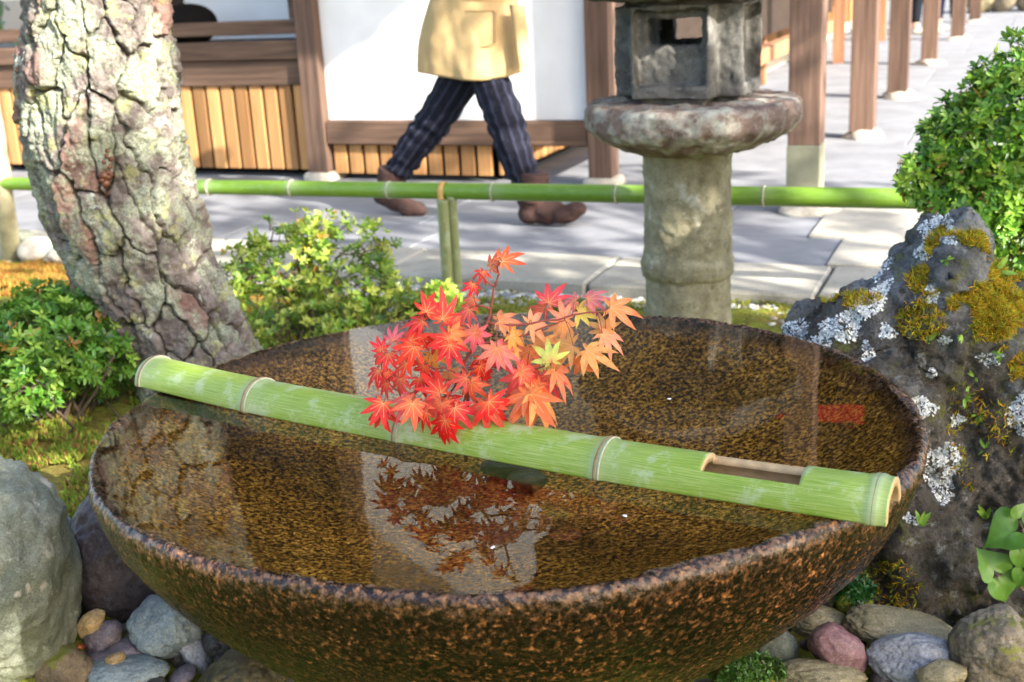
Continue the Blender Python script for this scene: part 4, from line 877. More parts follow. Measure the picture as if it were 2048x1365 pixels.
# strap bent over the rail and nailed down the post
a = np.linspace(-1.2, 1.35, 16); rr2 = frad[iq] + .004; prp = np.array([-dF[1], dF[0], 0]); prp /= np.linalg.norm(prp); prp = prp if prp[1] < 0 else -prp
sp2 = [top + prp * math.sin(x) * rr2 + np.array([0, 0, math.cos(x) * rr2]) for x in a]; sp2 += [top + prp * rr2 + [0, 0, -.03 - k * .02] for k in range(1, 4)]
sp2 = np.array(sp2) + dF * -.012; wv = np.concatenate([sp2 - dF * .013, sp2 + dF * .013, sp2 - dF * .013 + prp * .003, sp2 + dF * .013 + prp * .003]); k = len(sp2)
ff = [];
for i in range(k - 1): ff += [[i, i + 1, k + i + 1, k + i], [2 * k + i, 3 * k + i, 3 * k + i + 1, 2 * k + i + 1], [i, 2 * k + i, 2 * k + i + 1, i + 1], [k + i, k + i + 1, 3 * k + i + 1, 3 * k + i]]
part('strap', wv, ff, M['strap'], fence)
for u_e in (1.4,):  # the next post along the rail, behind the bush
    pass
for q in (.8, fl - .7):
    i = int(np.argmin(abs(s_ - q))); b_ = fpath[i]; culm('support_post', np.array([b_[0], b_[1], -.05]), RZ - .03, .02, 'bamboo_old')

# ------------------------------------------------------------------ buildings
hall = thing('wooden_hall', 'white plastered wooden hall with slatted base behind the walkway', 'building', tuple(W(0, 0)))
def hp_(name, u0_, u1, v0, v1, z0, z1, mat, b=.004, **k): 
    v, f = ubox(u0_, u1, v0, v1, z0, z1, b); return part(name, v, f, M[mat], k.pop('parent', hall), smooth=False, **k)
for uc in (-2.95, .0, 2.0):
    hp_('post', uc - .075, uc + .075, -.075, .075, .055, 5.0, 'wood')
    v, f = ubox(uc - .11, uc + .11, -.11, .11, -.03, .055, .02); part('footing', v, f, M['footing'], hall)
# left bay
hp_('sill_board', -2.875, -.077, -.02, .03, .632, .80, 'beam'); hp_('sill_beam', -2.875, -.077, -.055, .06, .803, .925, 'beam', .008)
hp_('floor', -2.875, -.077, .06, 1.9, .86, .89, 'darkwood'); hp_('rail', -2.875, -.077, -.03, .03, .965, 1.057, 'beam', .006)
hp_('jamb', -.14, -.08, -.03, .05, 1.06, 2.4, 'beam'); hp_('lintel', -2.875, -.077, -.05, .05, 2.4, 2.6, 'beam')
hp_('inner_wall', -1.62, -.08, .85, .90, .89, 2.7, 'plaster'); hp_('inner_screen', -2.95, -1.62, .80, .85, .89, 2.7, 'darkwood')
hp_('upper_wall', -2.95, -.077, .02, .07, 2.602, 5.0, 'darkwood'); hp_('cavity_shade_sheet', -2.95, 1.26, .20, .22, -.02, .80, 'dark')  # near-black sheet stands in for the shade of the cavity behind the slats
hp_('upper_wall', -8, -3.03, .02, .07, .1, 5.0, 'darkwood')
# middle bay
hp_('wall_panel', .077, 1.923, .0, .05, .398, 5.0, 'plaster', .001); hp_('sill_beam', .077, 1.923, -.06, .06, .243, .396, 'beam', .008)
hp_('side_wall', 1.97, 2.03, .08, 9.0, .55, 5.0, 'darkwood'); hp_('roof_slab', -8, 2.2, -2.2, 3.5, 5.0, 5.12, 'darkwood')  # roof slab's eave lengthened out of view to shade the wall in reflections
hp_('side_beam', 1.94, 2.06, .076, 9.0, .30, .45, 'redwood', .006)
sl, sf = bevel_box(.094, .028, .57, .004); sl2, _ = bevel_box(.094, .028, .20, .004)
me1 = mkmesh('slat', sl, sf, M['slat'], smooth=False); me2 = mkmesh('slat', sl2, sf, M['slat'], smooth=False)
def slat(me, u, v, z, rot=ROTU):
    o = bpy.data.objects.new('slat', me); link(o, hall); p = W(u, v, z) - W(0, 0); o.location = p; o.rotation_euler = (0, 0, rot)
for k in range(24): slat(me1, -.135 - k * .1175, .015, .06 + .285)
for k in range(10): slat(me2, .145 + k * .1175, .0, .042 + .10)
for k in range(26): slat(me2, 1.30, .07 + k * .1175, .042 + .10, ROTU + math.pi / 2)
hp_('skirt_shade_sheet', 1.24, 1.26, .12, 3.2, -.02, .24, 'dark')  # near-black sheet paints the shade behind the side slats
# black rounded bolster on the ledge by the trunk
bb, bf_ = boulder(W(-1.22, .32, 1.03), (.24, .16, .15), (0, 0, ROTU), 3, 4, 4, .0, 3)
solo('floor_cushion', bb, bf_, M['dark'], 'black rounded cushion on the hall floor beside the pine trunk', 'cushion')
# covered corridor: columns, beams and roof
corr = thing('covered_corridor', 'open corridor of square wooden columns running away to the right', 'corridor', tuple(W(3.3, 0)))
def cc_(name, *a, **k): return hp_(name, *a, parent=corr, **k)
for i, (uc, vc, wd) in enumerate([(3.33, -.62, .083), (3.29, 2.05, .085), (3.29, 4.5, .085), (3.31, 7.7, .085), (3.40, 11.4, .09), (3.45, 15.2, .09)]):
    lo = .36 if i == 0 else .05
    cc_('column', uc - wd, uc + wd, vc - wd, vc + wd, lo, 3.05, 'wood')
    if i == 0: cc_('metal_wrap', uc - wd - .003, uc + wd + .003, vc - wd - .003, vc + wd + .003, .04, .36, 'patina')
    c = W(uc + .02, vc, -.0); v, f = boulder(c, (.17, .17, .075), (0, 0, i), 500 + i, 4, 9, .06, 7); part('footing', v, f, M['footing'], corr)
for i, (uc, vc, wd) in enumerate([(1.80, 5.75, .055), (2.26, 8.05, .06), (2.36, 11.5, .06), (2.4, 15, .06)]):
    cc_('inner_column', uc - wd, uc + wd, vc - wd, vc + wd, .0, 3.05, 'redwood')
cc_('eave_beam', 3.22, 3.40, -1.4, 18, 2.88, 3.05, 'beam'); cc_('eave_beam', 2.0, 2.12, -1.4, 18, 2.88, 3.05, 'beam')
cc_('roof', 1.96, 3.92, -1.6, 20, 3.12, 3.20, 'darkwood')
for k in range(36): cc_('rafter', 2.05, 3.88, -1.45 + k * .6, -1.38 + k * .6, 3.055, 3.118, 'beam', .002)
# red valance hung under the corridor beam
nz = 60; uq = np.linspace(2.75, 3.62, nz); zt_, zb2 = 2.50, 2.36; vv = []
for z in (zt_, zb2):
    for k, u in enumerate(uq): vv.append(W(u, -.12 + .003 * math.sin(k * .3), z))
ff = [[k, k + 1, nz + k + 1, nz + k] for k in range(nz - 1)]
val = solo('red_valance', np.concatenate([vv, np.array(vv) + V * .004]), ff + [[q + 2 * nz for q in x][::-1] for x in ff], M['felt'], 'red cloth valance hanging under the corridor roof', 'cloth')
# far veranda with red felt, beside the inner columns
ver = thing('veranda', 'raised wooden veranda with slatted front behind the lantern', 'veranda', tuple(W(1.6, 9)))
for a in [('deck_edge', 1.05, 1.62, 6.2, 16, .60, .70, 'redwood'), ('front_board', 1.50, 1.58, 6.2, 16, .46, .60, 'redwood'), ('base_plinth', 1.2, 1.60, 6.2, 16, 0, .14, 'footing')]: hp_(*a, parent=ver)
ms2 = mkmesh('slat', *bevel_box(.02, .09, .31, .003), M['slat'], smooth=False)
for k in range(70):
    o = bpy.data.objects.new('slat', ms2); link(o, ver); o.location = W(1.56, 6.3 + k * .125, .30) - W(1.6, 9); o.rotation_euler = (0, 0, ROTU)
v, f = ubox(.6, 1.64, 6.4, 15.5, .702, .76, .02); solo('red_carpet', v, f, M['felt'], 'red felt runner laid on the far veranda behind the lantern', 'carpet')

# ------------------------------------------------------------------ walking person
PY0 = Zp(1075, 445, 0)
def pp(px, py, off=0.): # point in the upright plane of the walk, off = sideways offset towards the camera
    d = ray(px, py); t = np.dot(PY0 - V * off - CAM, V) / np.dot(d, V); return CAM + d * t
def skin(name, chains, radii, mat, parent, sub=2, label=None, extra=None):
    me = bpy.data.meshes.new(name); vs, es, rs = [], [], []
    for ch, rd in zip(chains, radii):
        prev = None
        for p, r_ in zip(ch, rd):
            p = np.asarray(p, float); i = next((k for k, q in enumerate(vs) if np.linalg.norm(q - p) < 1e-4), None)
            if i is None: vs.append(p); rs.append(r_); i = len(vs) - 1
            if prev is not None and prev != i: es.append((prev, i))
            prev = i
    me.from_pydata([tuple(v) for v in vs], es, []); o = bpy.data.objects.new(name, me); COL.objects.link(o)
    m_ = o.modifiers.new('s', 'SKIN'); m_.use_smooth_shade = True
    for i, r_ in enumerate(rs):
        sv = me.skin_vertices[0].data[i]; rr = r_ if isinstance(r_, tuple) else (r_, r_); sv.radius = rr; sv.use_root = (i == 0)
    s_ = o.modifiers.new('d', 'SUBSURF'); s_.levels = sub; s_.render_levels = sub
    dg = bpy.context.evaluated_depsgraph_get(); e = o.evaluated_get(dg).to_mesh(); v = np.array([q.co[:] for q in e.vertices]); f = [list(p.vertices) for p in e.polygons]
    bpy.data.objects.remove(o)
    if extra: v = extra(v)
    return part(name, v, f, mat, parent, label=label)
M['skin'] = plain('skin_tone', (.55, .34, .24), .5, .4, 80, .1); M['hair'] = plain('dark_hair', (.02, .014, .01), .5, .4, 120, .5)
M['coat'] = plain('camel_coat', (.50, .35, .17), .85, .15, 160, .2); M['boot'] = plain('brown_suede', (.065, .036, .030), .8, .2, 60, .4)
def trou():
    m, n, l, b = newmat('striped_navy_trousers', .8, .2); g = n.new('ShaderNodeNewGeometry'); at = attr(n, 'ang', 'Fac')
    wv = n.new('ShaderNodeMath'); wv.operation = 'SINE'; q = n.new('ShaderNodeMath'); q.operation = 'MULTIPLY'; q.inputs[1].default_value = 12; l.new(at, q.inputs[0]); l.new(q.outputs[0], wv.inputs[0])
    v = coords(n, l); a = noise(n, l, v, 25, 4)
    c = ramp(n, l, wv.outputs[0], [(.4, (.007, .008, .016)), (.95, (.030, .033, .058))]); c = mix(n, l, .5, c, ramp(n, l, a, [(.3, g3(.4)), (.7, g3(1.4))]), 'MULTIPLY'); l.new(c, b.inputs['Base Color']); bump(n, l, b, a, .8, .02); return m
M['trousers'] = trou()
pel = pp(955, 60); pel2 = pel + np.array([0, 0, .08])
person = thing('person', 'person in a camel coat, striped navy trousers and brown boots walking right', 'person', (pel[0], pel[1], 0))
hL = pp(940, 110, -.05); hR = pp(966, 110, .0)
kL, aL, tL = pp(872, 236, -.07), pp(797, 342, -.07), pp(842, 420, -.07)
kR, aR, tR = pp(1008, 236, .08), pp(1055, 372, .08), pp(1150, 425, .08)
chest = pel + np.array([0, 0, .36]) + U * .02; neck = chest + [0, 0, .17]; head = neck + np.array([0, 0, .15]) + U * .015
shL, shR = chest + V * .15 + [0, 0, .08], chest - V * .15 + [0, 0, .08]
elL, elR = shL + np.array([0, 0, -.25]) + U * .06, shR + np.array([0, 0, -.25]) + U * .05
haL, haR = elL + U * .19 + [0, 0, .08] - V * .08, elR + U * .19 + [0, 0, .07] + V * .05
skin('body', [[pel, chest, neck, head - [0, 0, .05], head, head + [0, 0, .08]], [chest, shL, elL, haL, haL + U * .07], [chest, shR, elR, haR, haR + U * .07], [pel, hL, kL, aL], [pel, hR, kR, aR]],
     [[.12, .13, .05, .06, .085, .05], [.13, .05, .04, .028, .03], [.13, .05, .04, .028, .03], [.12, .045, .045, .035], [.12, .045, .045, .035]], M['skin'], person)
for s_, ha in ((1, haL), (-1, haR)):
    pass
def head_hair(): 
    v, f = boulder(head + [0, 0, .045] - U * .02, (.10, .09, .115), (0, 0, 0), 2, 4, 3, .01, 3); part('hair', v, f, M['hair'], person)
head_hair()
def leg(chain, rads_, name='trouser_leg', n_=60, nth=48, seed=0):
    p = spline(chain, n_); r_ = np.interp(np.linspace(0, 1, n_), np.linspace(0, 1, len(rads_)), rads_); v, f = tube(p, r_, nth); q = np.arange(n_ * nth)
    c = np.repeat(p, nth, 0); d = unit(v - c); th = np.tile(np.linspace(0, 2 * np.pi, nth, endpoint=False), n_); al = np.repeat(np.linspace(0, 1, n_), nth)
    v = v + d * (.008 * np.sin(al * 60 + 3 * fbm(v * 8, 2, seed)) * (.3 + .7 * np.exp(-((al - .55) / .14) ** 2) + .9 * (al > .85)) + .006 * fbm(v * 14, 3, seed) + .0025 * np.sin(th * 12))[:, None]
    part(name, v, f, M['trousers'], person, attrs={'ang': th})
leg([pp(938, 120, -.05), pp(926, 150, -.05), kL, (kL + aL) / 2 + U * -.005, aL + [0, 0, .0]], [.085, .105, .098, .088, .074], seed=1)
leg([pp(968, 100, .0), pp(980, 155, .02), kR, (kR + aR) / 2 - U * .004, pp(1050, 362, .08)], [.07, .10, .100, .09, .074], seed=2)
def boot(a, heel, ball, toe, sh):
    fd = unit(toe - heel); el = []
    def E_(c, ra, rb_, rc):
        dv, fv = ico(3); s2 = unit(np.cross(fd, [0, 0, 1.])); u2 = np.cross(s2, fd); el.append((np.asarray(c) + dv[:, :1] * ra * fd + dv[:, 1:2] * rb_ * s2 + dv[:, 2:] * rc * u2, fv.tolist()))
    E_(heel + [0, 0, .015], .072, .055, .060); E_((heel + ball) / 2 + [0, 0, .02], .105, .055, .068); E_(ball + [0, 0, .008], .09, .060, .052); E_(toe - fd * .03 + [0, 0, .004], .07, .052, .043); E_(a * .6 + heel * .4, .08, .065, .08)
    pa = np.linspace(sh, a * .5 + heel * .5, 6); el.append(tube(pa, np.linspace(.088, .078, 6), 16))
    v, f = remeshed(el, .007); v = smoothv(v, f, 4); v = v + .003 * np.stack([fbm(v * 22, 2, 1)] * 3, 1); part('boot', v, f, M['boot'], person)
boot(pp(1062, 372, .08), pp(1062, 432, .08), pp(1130, 432, .08), pp(1160, 420, .08), pp(1068, 345, .08))
boot(pp(790, 362, -.07), pp(770, 398, -.07), pp(818, 418, -.07), pp(842, 422, -.07), pp(787, 338, -.07))
# coat: lofted rings from hem to shoulders, split panel behind
def coat():
    n_, nth = 60, 96; zs = np.linspace(0, 1, n_); th = np.linspace(0, 2 * np.pi, nth, endpoint=False); vs = []
    hemL, hemR = pp(842, 157), pp(1042, 140); hc = (hemL + hemR) / 2; hw_ = np.linalg.norm(hemR - hemL) / 2; topc = chest + [0, 0, .12]
    for k, t in enumerate(zs):
        c = hc * (1 - t) + topc * t; a_ = np.interp(t, [0, .25, .5, .75, .93, 1], [hw_, hw_ * .96, hw_ * .84, .17, .14, .07]); b_ = np.interp(t, [0, .25, .5, .75, .93, 1], [.165, .17, .165, .17, .19, .08])
        lean = -U * .0
        dz = .02 * np.sin(th * 2 + .6) * (1 - t)
        rr = 1 + .03 * np.sin(5 * th + 1.5) * (1 - t) + .02 * np.sin(9 * th + k * .04) * (1 - t)
        vs.append(c + (np.cos(th) * a_ * rr)[:, None] * U + (np.sin(th) * b_ * rr)[:, None] * V + dz[:, None] * np.array([0, 0, 1.]))
    v = np.concatenate(vs); v = v + .012 * np.stack([fbm(v * [11, 11, 4], 4, 61), fbm(v * [11, 11, 4] + 4, 4, 62), 0 * v[:, 0]], 1)
    i0 = np.arange(n_ * nth).reshape(n_, nth); i1 = np.roll(i0, -1, 1); f = np.stack([i0[:-1], i1[:-1], i1[1:], i0[1:]], -1).reshape(-1, 4)
    cn = hc + [0, 0, .05]; vi = cn + (v[:nth] - cn) * .94; base = len(v); v = np.concatenate([v, vi]); f2 = [[i, base + i, base + (i + 1) % nth, (i + 1) % nth] for i in range(nth)]
    part('coat', v, f.tolist() + f2, M['coat'], person)
    # patch pocket with a curved lower edge
    pk = []; N1 = 18; 
    for j in range(N1):
        for i in range(N1):
            x = -1 + 2 * i / (N1 - 1); y = j / (N1 - 1); ylow = y * (1 - .12 * (abs(x) ** 4)); px = 948 + x * 40; py = 22 + ylow * 72; q = pp(px, py, .174 - .025 * x * x); pk.append(q)
    ff = [[j * N1 + i, j * N1 + i + 1, (j + 1) * N1 + i + 1, (j + 1) * N1 + i] for j in range(N1 - 1) for i in range(N1 - 1)]
    pk = np.array(pk); nb_ = len(pk); rimf = []
    for i in range(N1 - 1): rimf += [[i, i + 1, nb_ + i + 1, nb_ + i], [(N1 - 1) * N1 + i, nb_ + (N1 - 1) * N1 + i, nb_ + (N1 - 1) * N1 + i + 1, (N1 - 1) * N1 + i + 1], [i * N1, nb_ + i * N1, nb_ + (i + 1) * N1, (i + 1) * N1], [i * N1 + N1 - 1, (i + 1) * N1 + N1 - 1, nb_ + (i + 1) * N1 + N1 - 1, nb_ + i * N1 + N1 - 1]]
    part('pocket', np.concatenate([pk, pk + V * .05]), ff + rimf, M['coat'], person)
    for sh, el, ha in ((shL, elL, haL), (shR, elR, haR)):
        skin('sleeve', [[sh, el, ha - U * .02]], [[.075, .064, .05]], M['coat'], person)
    # rear/front coat flap swinging out to the right
    q = [pp(1018, 10, .12), pp(1048, 10, .08), pp(1063, 134, .06), pp(1036, 134, .12)]; fv = []; n3 = 14
    for j in range(n3):
        for i in range(n3):
            a_, b_ = i / (n3 - 1), j / (n3 - 1); p = (q[0] * (1 - a_) + q[1] * a_) * (1 - b_) + (q[3] * (1 - a_) + q[2] * a_) * b_; fv.append(p - V * .03 * math.sin(math.pi * a_))
    ff = [[j * n3 + i, j * n3 + i + 1, (j + 1) * n3 + i + 1, (j + 1) * n3 + i] for j in range(n3 - 1) for i in range(n3 - 1)]; fv = np.array(fv)
    part('coat_flap', np.concatenate([fv, fv + V * .012]), ff + [[a + n3 * n3 for a in x][::-1] for x in ff], M['coat'], person)
coat()
# distant visitors cut by the frame
for k, (px, py, uc, vc, lab, col_) in enumerate([(1845, 66, 2.85, 12.6, 'far visitor in black seen between the corridor columns', (.012, .014, .02)), (1893, 60, 3.12, 13.3, 'far visitor in dark trousers beyond the fourth column', (.01, .012, .025))]):
    c = W(uc, vc); t = thing('person', lab, 'person', tuple(c), 'visitors at the far end of the corridor'); m_ = plain('dark_cloth_%s' % 'ab'[k], col_, .8, .1)
    pl_, ch_ = c + [0, 0, .86], c + [0, 0, 1.3]; fe = [c + U * .12 * s + V * .02 * s for s in (-1, 1)]
    skin('body', [[pl_, ch_, ch_ + [0, 0, .2], ch_ + [0, 0, .33], ch_ + [0, 0, .4]], [ch_, ch_ + U * .18, ch_ + U * .22 - [0, 0, .5]], [ch_, ch_ - U * .18, ch_ - U * .22 - [0, 0, .5]], [pl_, fe[0] + [0, 0, .45], fe[0] + [0, 0, .06]], [pl_, fe[1] + [0, 0, .45], fe[1] + [0, 0, .06]]], [[.13, .14, .05, .09, .07], [.14, .06, .035], [.14, .06, .035], [.13, .08, .05], [.13, .08, .05]], M['skin'], t)
    skin('clothes', [[pl_, ch_], [ch_, ch_ + U * .2, ch_ + U * .22 - [0, 0, .4]], [ch_, ch_ - U * .2, ch_ - U * .22 - [0, 0, .4]], [pl_, fe[0] + [0, 0, .45], fe[0] + [0, 0, .14]], [pl_, fe[1] + [0, 0, .45], fe[1] + [0, 0, .14]]], [[.16, .165], [.165, .08, .05], [.165, .08, .05], [.16, .10, .075], [.16, .10, .075]], m_, t)
    for q in fe: skin('shoe', [[q - U * .05 + [0, 0, .05], q + U * .1 + [0, 0, .045], q + U * .17 + [0, 0, .035]]], [[.05, .045, .03]], M['footing'], t)
#@@PART4
# ------------------------------------------------------------------ pine tree
TY = 3.62
tp = [(255, -700), (210, -330), (198, -120), (200, 0), (202, 150), (209, 260), (228, 370), (262, 460), (294, 545), (342, 625), (382, 705), (424, 790), (455, 850)]
tr_px = [120, 128, 134, 137, 149, 154, 148, 144, 134, 124, 122, 128, 142]
tpts = np.array([Yp(x, y, TY) for x, y in tp]); trad = np.array([r_ * depth(p) / F for r_, p in zip(tr_px, tpts)])
tpts = np.concatenate([[tpts[0] + [-.25, .3, 1.6]], tpts]); trad = np.concatenate([[trad[0] * .6], trad])
NA, NL = 360, 900
# dense only where the picture shows it
tc = spline(tpts, NL); tr_ = np.interp(np.linspace(0, 1, NL), np.linspace(0, 1, len(trad)), trad)
sl_ = np.concatenate([[0], np.cumsum(np.linalg.norm(np.diff(tc, axis=0), axis=1))]); q = np.concatenate([np.linspace(0, sl_[-1] - 1.75, 60, endpoint=False), np.linspace(sl_[-1] - 1.75, sl_[-1], 620)])
tc = np.stack([np.interp(q, sl_, tc[:, i]) for i in range(3)], 1); tr_ = np.interp(q, sl_, tr_); NL = len(q)
_, ta, tb = frames(tc); th = np.linspace(0, 2 * np.pi, NA, endpoint=False)
dirn = (np.cos(th)[None, :, None] * ta[:, None] + np.sin(th)[None, :, None] * tb[:, None]).reshape(-1, 3)
Rv = np.repeat(tr_, NA); Sv = np.repeat(q, NA); Tv = np.tile(th, NL)
# plates: cell noise on the unrolled bark, stretched along the trunk, warped; wrap with 14 columns
base = np.repeat(tc, NA, 0) + dirn * Rv[:, None]
wx = fbm(base * 5, 2, 71) * .22 + fbm(base * 26, 3, 73) * .16; wy = fbm(base * 5 + 9, 2, 72) * .25 + fbm(base * 22 + 9, 3, 74) * .13
def wcell(nc, ls, seed):
    px = Tv / (2 * np.pi) * nc + wx; py = Sv / ls + wy
    return worley2(np.stack([px, py], 1), seed)
a1, a2, cid = wcell(17, .19, 5); e1 = np.clip((a2 - a1) / .12, 0, 1); e1 = e1 * e1 * (3 - 2 * e1)
b1, b2_, cid2 = wcell(46, .09, 9); e2 = np.clip((b2_ - b1) / .16, 0, 1)
lay = fbm(np.stack([base[:, 0] * 20, base[:, 1] * 20, base[:, 2] * 9], 1), 5, 74, .6)
hgt = .024 * e1 * (.6 + .8 * cid) + .004 * e2 * (.3 + cid2) + .011 * (np.floor(lay * 4) + np.clip((lay * 4 % 1) * 4, 0, 1)) / 4 + .004 * fbm(base * 60, 3, 75)
Pv = base + dirn * (hgt - .024)[:, None]
i0 = np.arange(NL * NA).reshape(NL, NA); i1 = np.roll(i0, -1, 1)
def bark():
    m, n, l, b = newmat('lichened_pine_bark', .85, .25); v = coords(n, l); cr = attr(n, 'crack', 'Fac'); pid = attr(n, 'plate', 'Fac')
    a = noise(n, l, v, 22, 6, .7); f_ = noise(n, l, v, 170, 5, .75); g_ = noise(n, l, v, 8, 5, .65)
    c = ramp(n, l, a, [(.3, (.07, .056, .048)), (.5, (.155, .130, .115)), (.7, (.27, .23, .205))])
    c = mix(n, l, ramp(n, l, pid, [(.90, g3(0)), (.93, g3(.6))]), c, (.24, .12, .09))
    c = mix(n, l, ramp(n, l, g_, [(.46, g3(0)), (.56, g3(.8))]), c, ramp(n, l, f_, [(.3, (.13, .155, .10)), (.6, (.36, .39, .29))]))
    y_ = noise(n, l, v, 13, 4, .7); c = mix(n, l, ramp(n, l, y_, [(.56, g3(0)), (.64, g3(.7))]), c, (.34, .34, .15))
    w_ = noise(n, l, v, 10, 6, .75); c = mix(n, l, ramp(n, l, w_, [(.60, g3(0)), (.64, g3(.9))]), c, (.46, .48, .40))
    c = mix(n, l, .65, c, ramp(n, l, f_, [(.25, g3(.35)), (.7, g3(1.35))]), 'MULTIPLY')
    c = mix(n, l, ramp(n, l, cr, [(.15, g3(.93)), (.62, g3(0))]), c, (.035, .028, .022))
    l.new(c, b.inputs['Base Color']); bump(n, l, b, mix(n, l, .5, a, f_), .9, .008); return m
M['bark'] = bark()
pine = thing('pine_tree', 'leaning pine tree with thick cracked lichened bark left of the basin', 'tree', tuple(tpts[-1]))
part('trunk', Pv, np.stack([i0[:-1], i1[:-1], i1[1:], i0[1:]], -1).reshape(-1, 4), M['bark'], pine, attrs={'crack': e1 * .8 + .2 * e2, 'plate': cid})
# broken knot with amber resin on the trunk
kc, kn = None, None
tb_ = BVHTree.FromPolygons([Vector(p) for p in Pv], np.stack([i0[:-1], i1[:-1], i1[1:], i0[1:]], -1).reshape(-1, 4).tolist())
pts_k = []
for k in range(16):
    p_, n_ = hit(210 + rnd.gauss(0, 6), 352 + rnd.gauss(0, 19), tb_)
    if p_ is not None: pts_k.append(boulder(p_, [rnd.uniform(.006, .014)] * 3, (0, 0, 0), k, 2, 6, .1, 6))
M['resin'] = plain('amber_resin', (.13, .045, .018), .35, .5, 70, .7, .004)
v, f = join([(a, b.tolist()) for a, b in pts_k]); part('resin_knot', v, f, M['resin'], pine)
g = np.random.default_rng(77); topp = tpts[0]
# crown: limbs and needle tufts above the frame
def crown(parent, centre, rad3, n, seed, leaf, cols, mat='leaf', tip=None, limbs=9, per=7, name='crown'):
    p, d = blob_points([(tuple(centre), tuple(rad3))], n, seed, .55, .3, -.1, 2.2)
    v, f, c = rosettes(p, d, seed, leaf, per, cols, [1] * len(cols), .6); part(name, v, f, M[mat], parent, kind='stuff', col=c)
    g = np.random.default_rng(seed); ts = []
    for i in g.choice(len(p), limbs, replace=False):
        e = p[i]; ts.append(tube(spline([tip, (tip * .5 + e * .5) + [0, 0, .15], e], 10), np.linspace(.05, .012, 10), 7))
    v, f = join(ts); part('limbs', v, f, M['twig'], parent, kind='stuff')
crown(pine, topp + [-.5, .5, .9], (1.4, 1.3, .7), 1500, 5, .11, [(.04, .09, .03), (.06, .12, .03)], tip=topp, per=8)
# slender leaning trunk at the left edge
st = thing('slender_tree', 'slender smooth pale trunk leaning at the left edge behind the pine', 'tree', tuple(Zp(25, 520, -.02)))
sp3 = spline([Zp(25, 522, -.05), Yp(12, 420, 6.25), Yp(-2, 300, 6.25), Yp(-40, 60, 6.2), Yp(-90, -300, 6.1), Yp(-60, -800, 6.1)], 60)
v, f = tube(sp3, np.interp(np.linspace(0, 1, 60), [0, .1, 1], [.068, .048, .03]), 24); v = v + .004 * np.stack([fbm(v * 9, 3, 1), fbm(v * 9, 3, 2), 0 * v[:, 0]], 1)
part('trunk', v, f, plain('pale_smooth_bark', (.42, .38, .24), .8, .2, 14, .5), st)
crown(st, sp3[-1] + [0, 0, .4], (.9, .9, .6), 400, 6, .07, [(.08, .16, .03), (.2, .2, .03)], tip=sp3[-1], limbs=7)

# ------------------------------------------------------------------ azaleas
YGS = [(.20, .34, .04), (.34, .46, .06), (.46, .52, .08), (.09, .20, .03), (.55, .30, .06)]
DGS = [(.07, .19, .025), (.12, .27, .035), (.20, .36, .05), (.03, .09, .015), (.36, .18, .04)]
bush('azalea_bush', 'dense low azalea bush on the moss left of the pine trunk', [B(70, 690, 150, 100, 3.45, .8), B(190, 690, 80, 90, 3.5, .8), B(40, 780, 70, 60, 3.2, .8), B(-60, 690, 120, 110, 3.5, .8), B(120, 630, 110, 50, 3.8)], 3200, 21, .027, group='azaleas', cols=[(.11, .27, .03), (.19, .38, .045), (.30, .47, .07), (.05, .14, .02), (.46, .24, .05)], hole=-.12, bumpy=.4)
bush('azalea_bush', 'loose yellow-green azalea bush between pine trunk and maple leaves', [B(590, 560, 120, 95, 4.35, .7), B(690, 590, 110, 80, 4.3, .7), B(530, 620, 80, 70, 4.2, .7), B(640, 470, 90, 55, 4.4, .7), B(790, 630, 80, 45, 4.2, .7), B(560, 480, 60, 40, 4.4, .7), B(620, 650, 160, 50, 4.15, .6), B(510, 540, 60, 60, 4.3, .7), B(740, 520, 50, 90, 4.35, .7), B(830, 630, 85, 50, 4.25, .7), B(760, 600, 80, 60, 4.3, .7)], 2300, 22, .029, group='azaleas', cols=YGS, hole=.0, bumpy=.55, depth_=.7)
bush('azalea_bush', 'tall rounded azalea bush behind the lichened rock at the right edge', [B(2040, 300, 150, 190, 3.5, .8), B(1930, 290, 95, 90, 3.5, .8), B(2090, 200, 140, 120, 3.6, .8), B(1960, 400, 110, 80, 3.45, .8), B(2060, 500, 110, 130, 3.5, .8), B(1850, 355, 52, 46, 3.45, .8), B(2150, 380, 160, 220, 3.6, .8)], 5400, 23, .030, group='azaleas', hole=-.2, bumpy=.3, cols=[(.14, .32, .035), (.25, .45, .05), (.38, .54, .07), (.05, .14, .02), (.46, .30, .07)])
g = np.random.default_rng(3); t = thing('lime_shrub', 'small lime-green shrub behind the upper left maple leaves', 'plant', tuple(Zp(880, 660, .0)))
p, d = blob_points([B(885, 610, 34, 36, 4.15)], 90, 4, .5); v, f, c = rosettes(p, d, 6, .04, 6, [(.50, .62, .10), (.36, .52, .07)], [1, 1]); part('foliage', v, f, M['leaf'], t, kind='stuff', col=c)
v, f = join([tube(np.array([np.array(t.location), p[i]]), .003, 5) for i in range(0, len(p), 8)]); part('stems', v, f, M['twig'], t, kind='stuff')

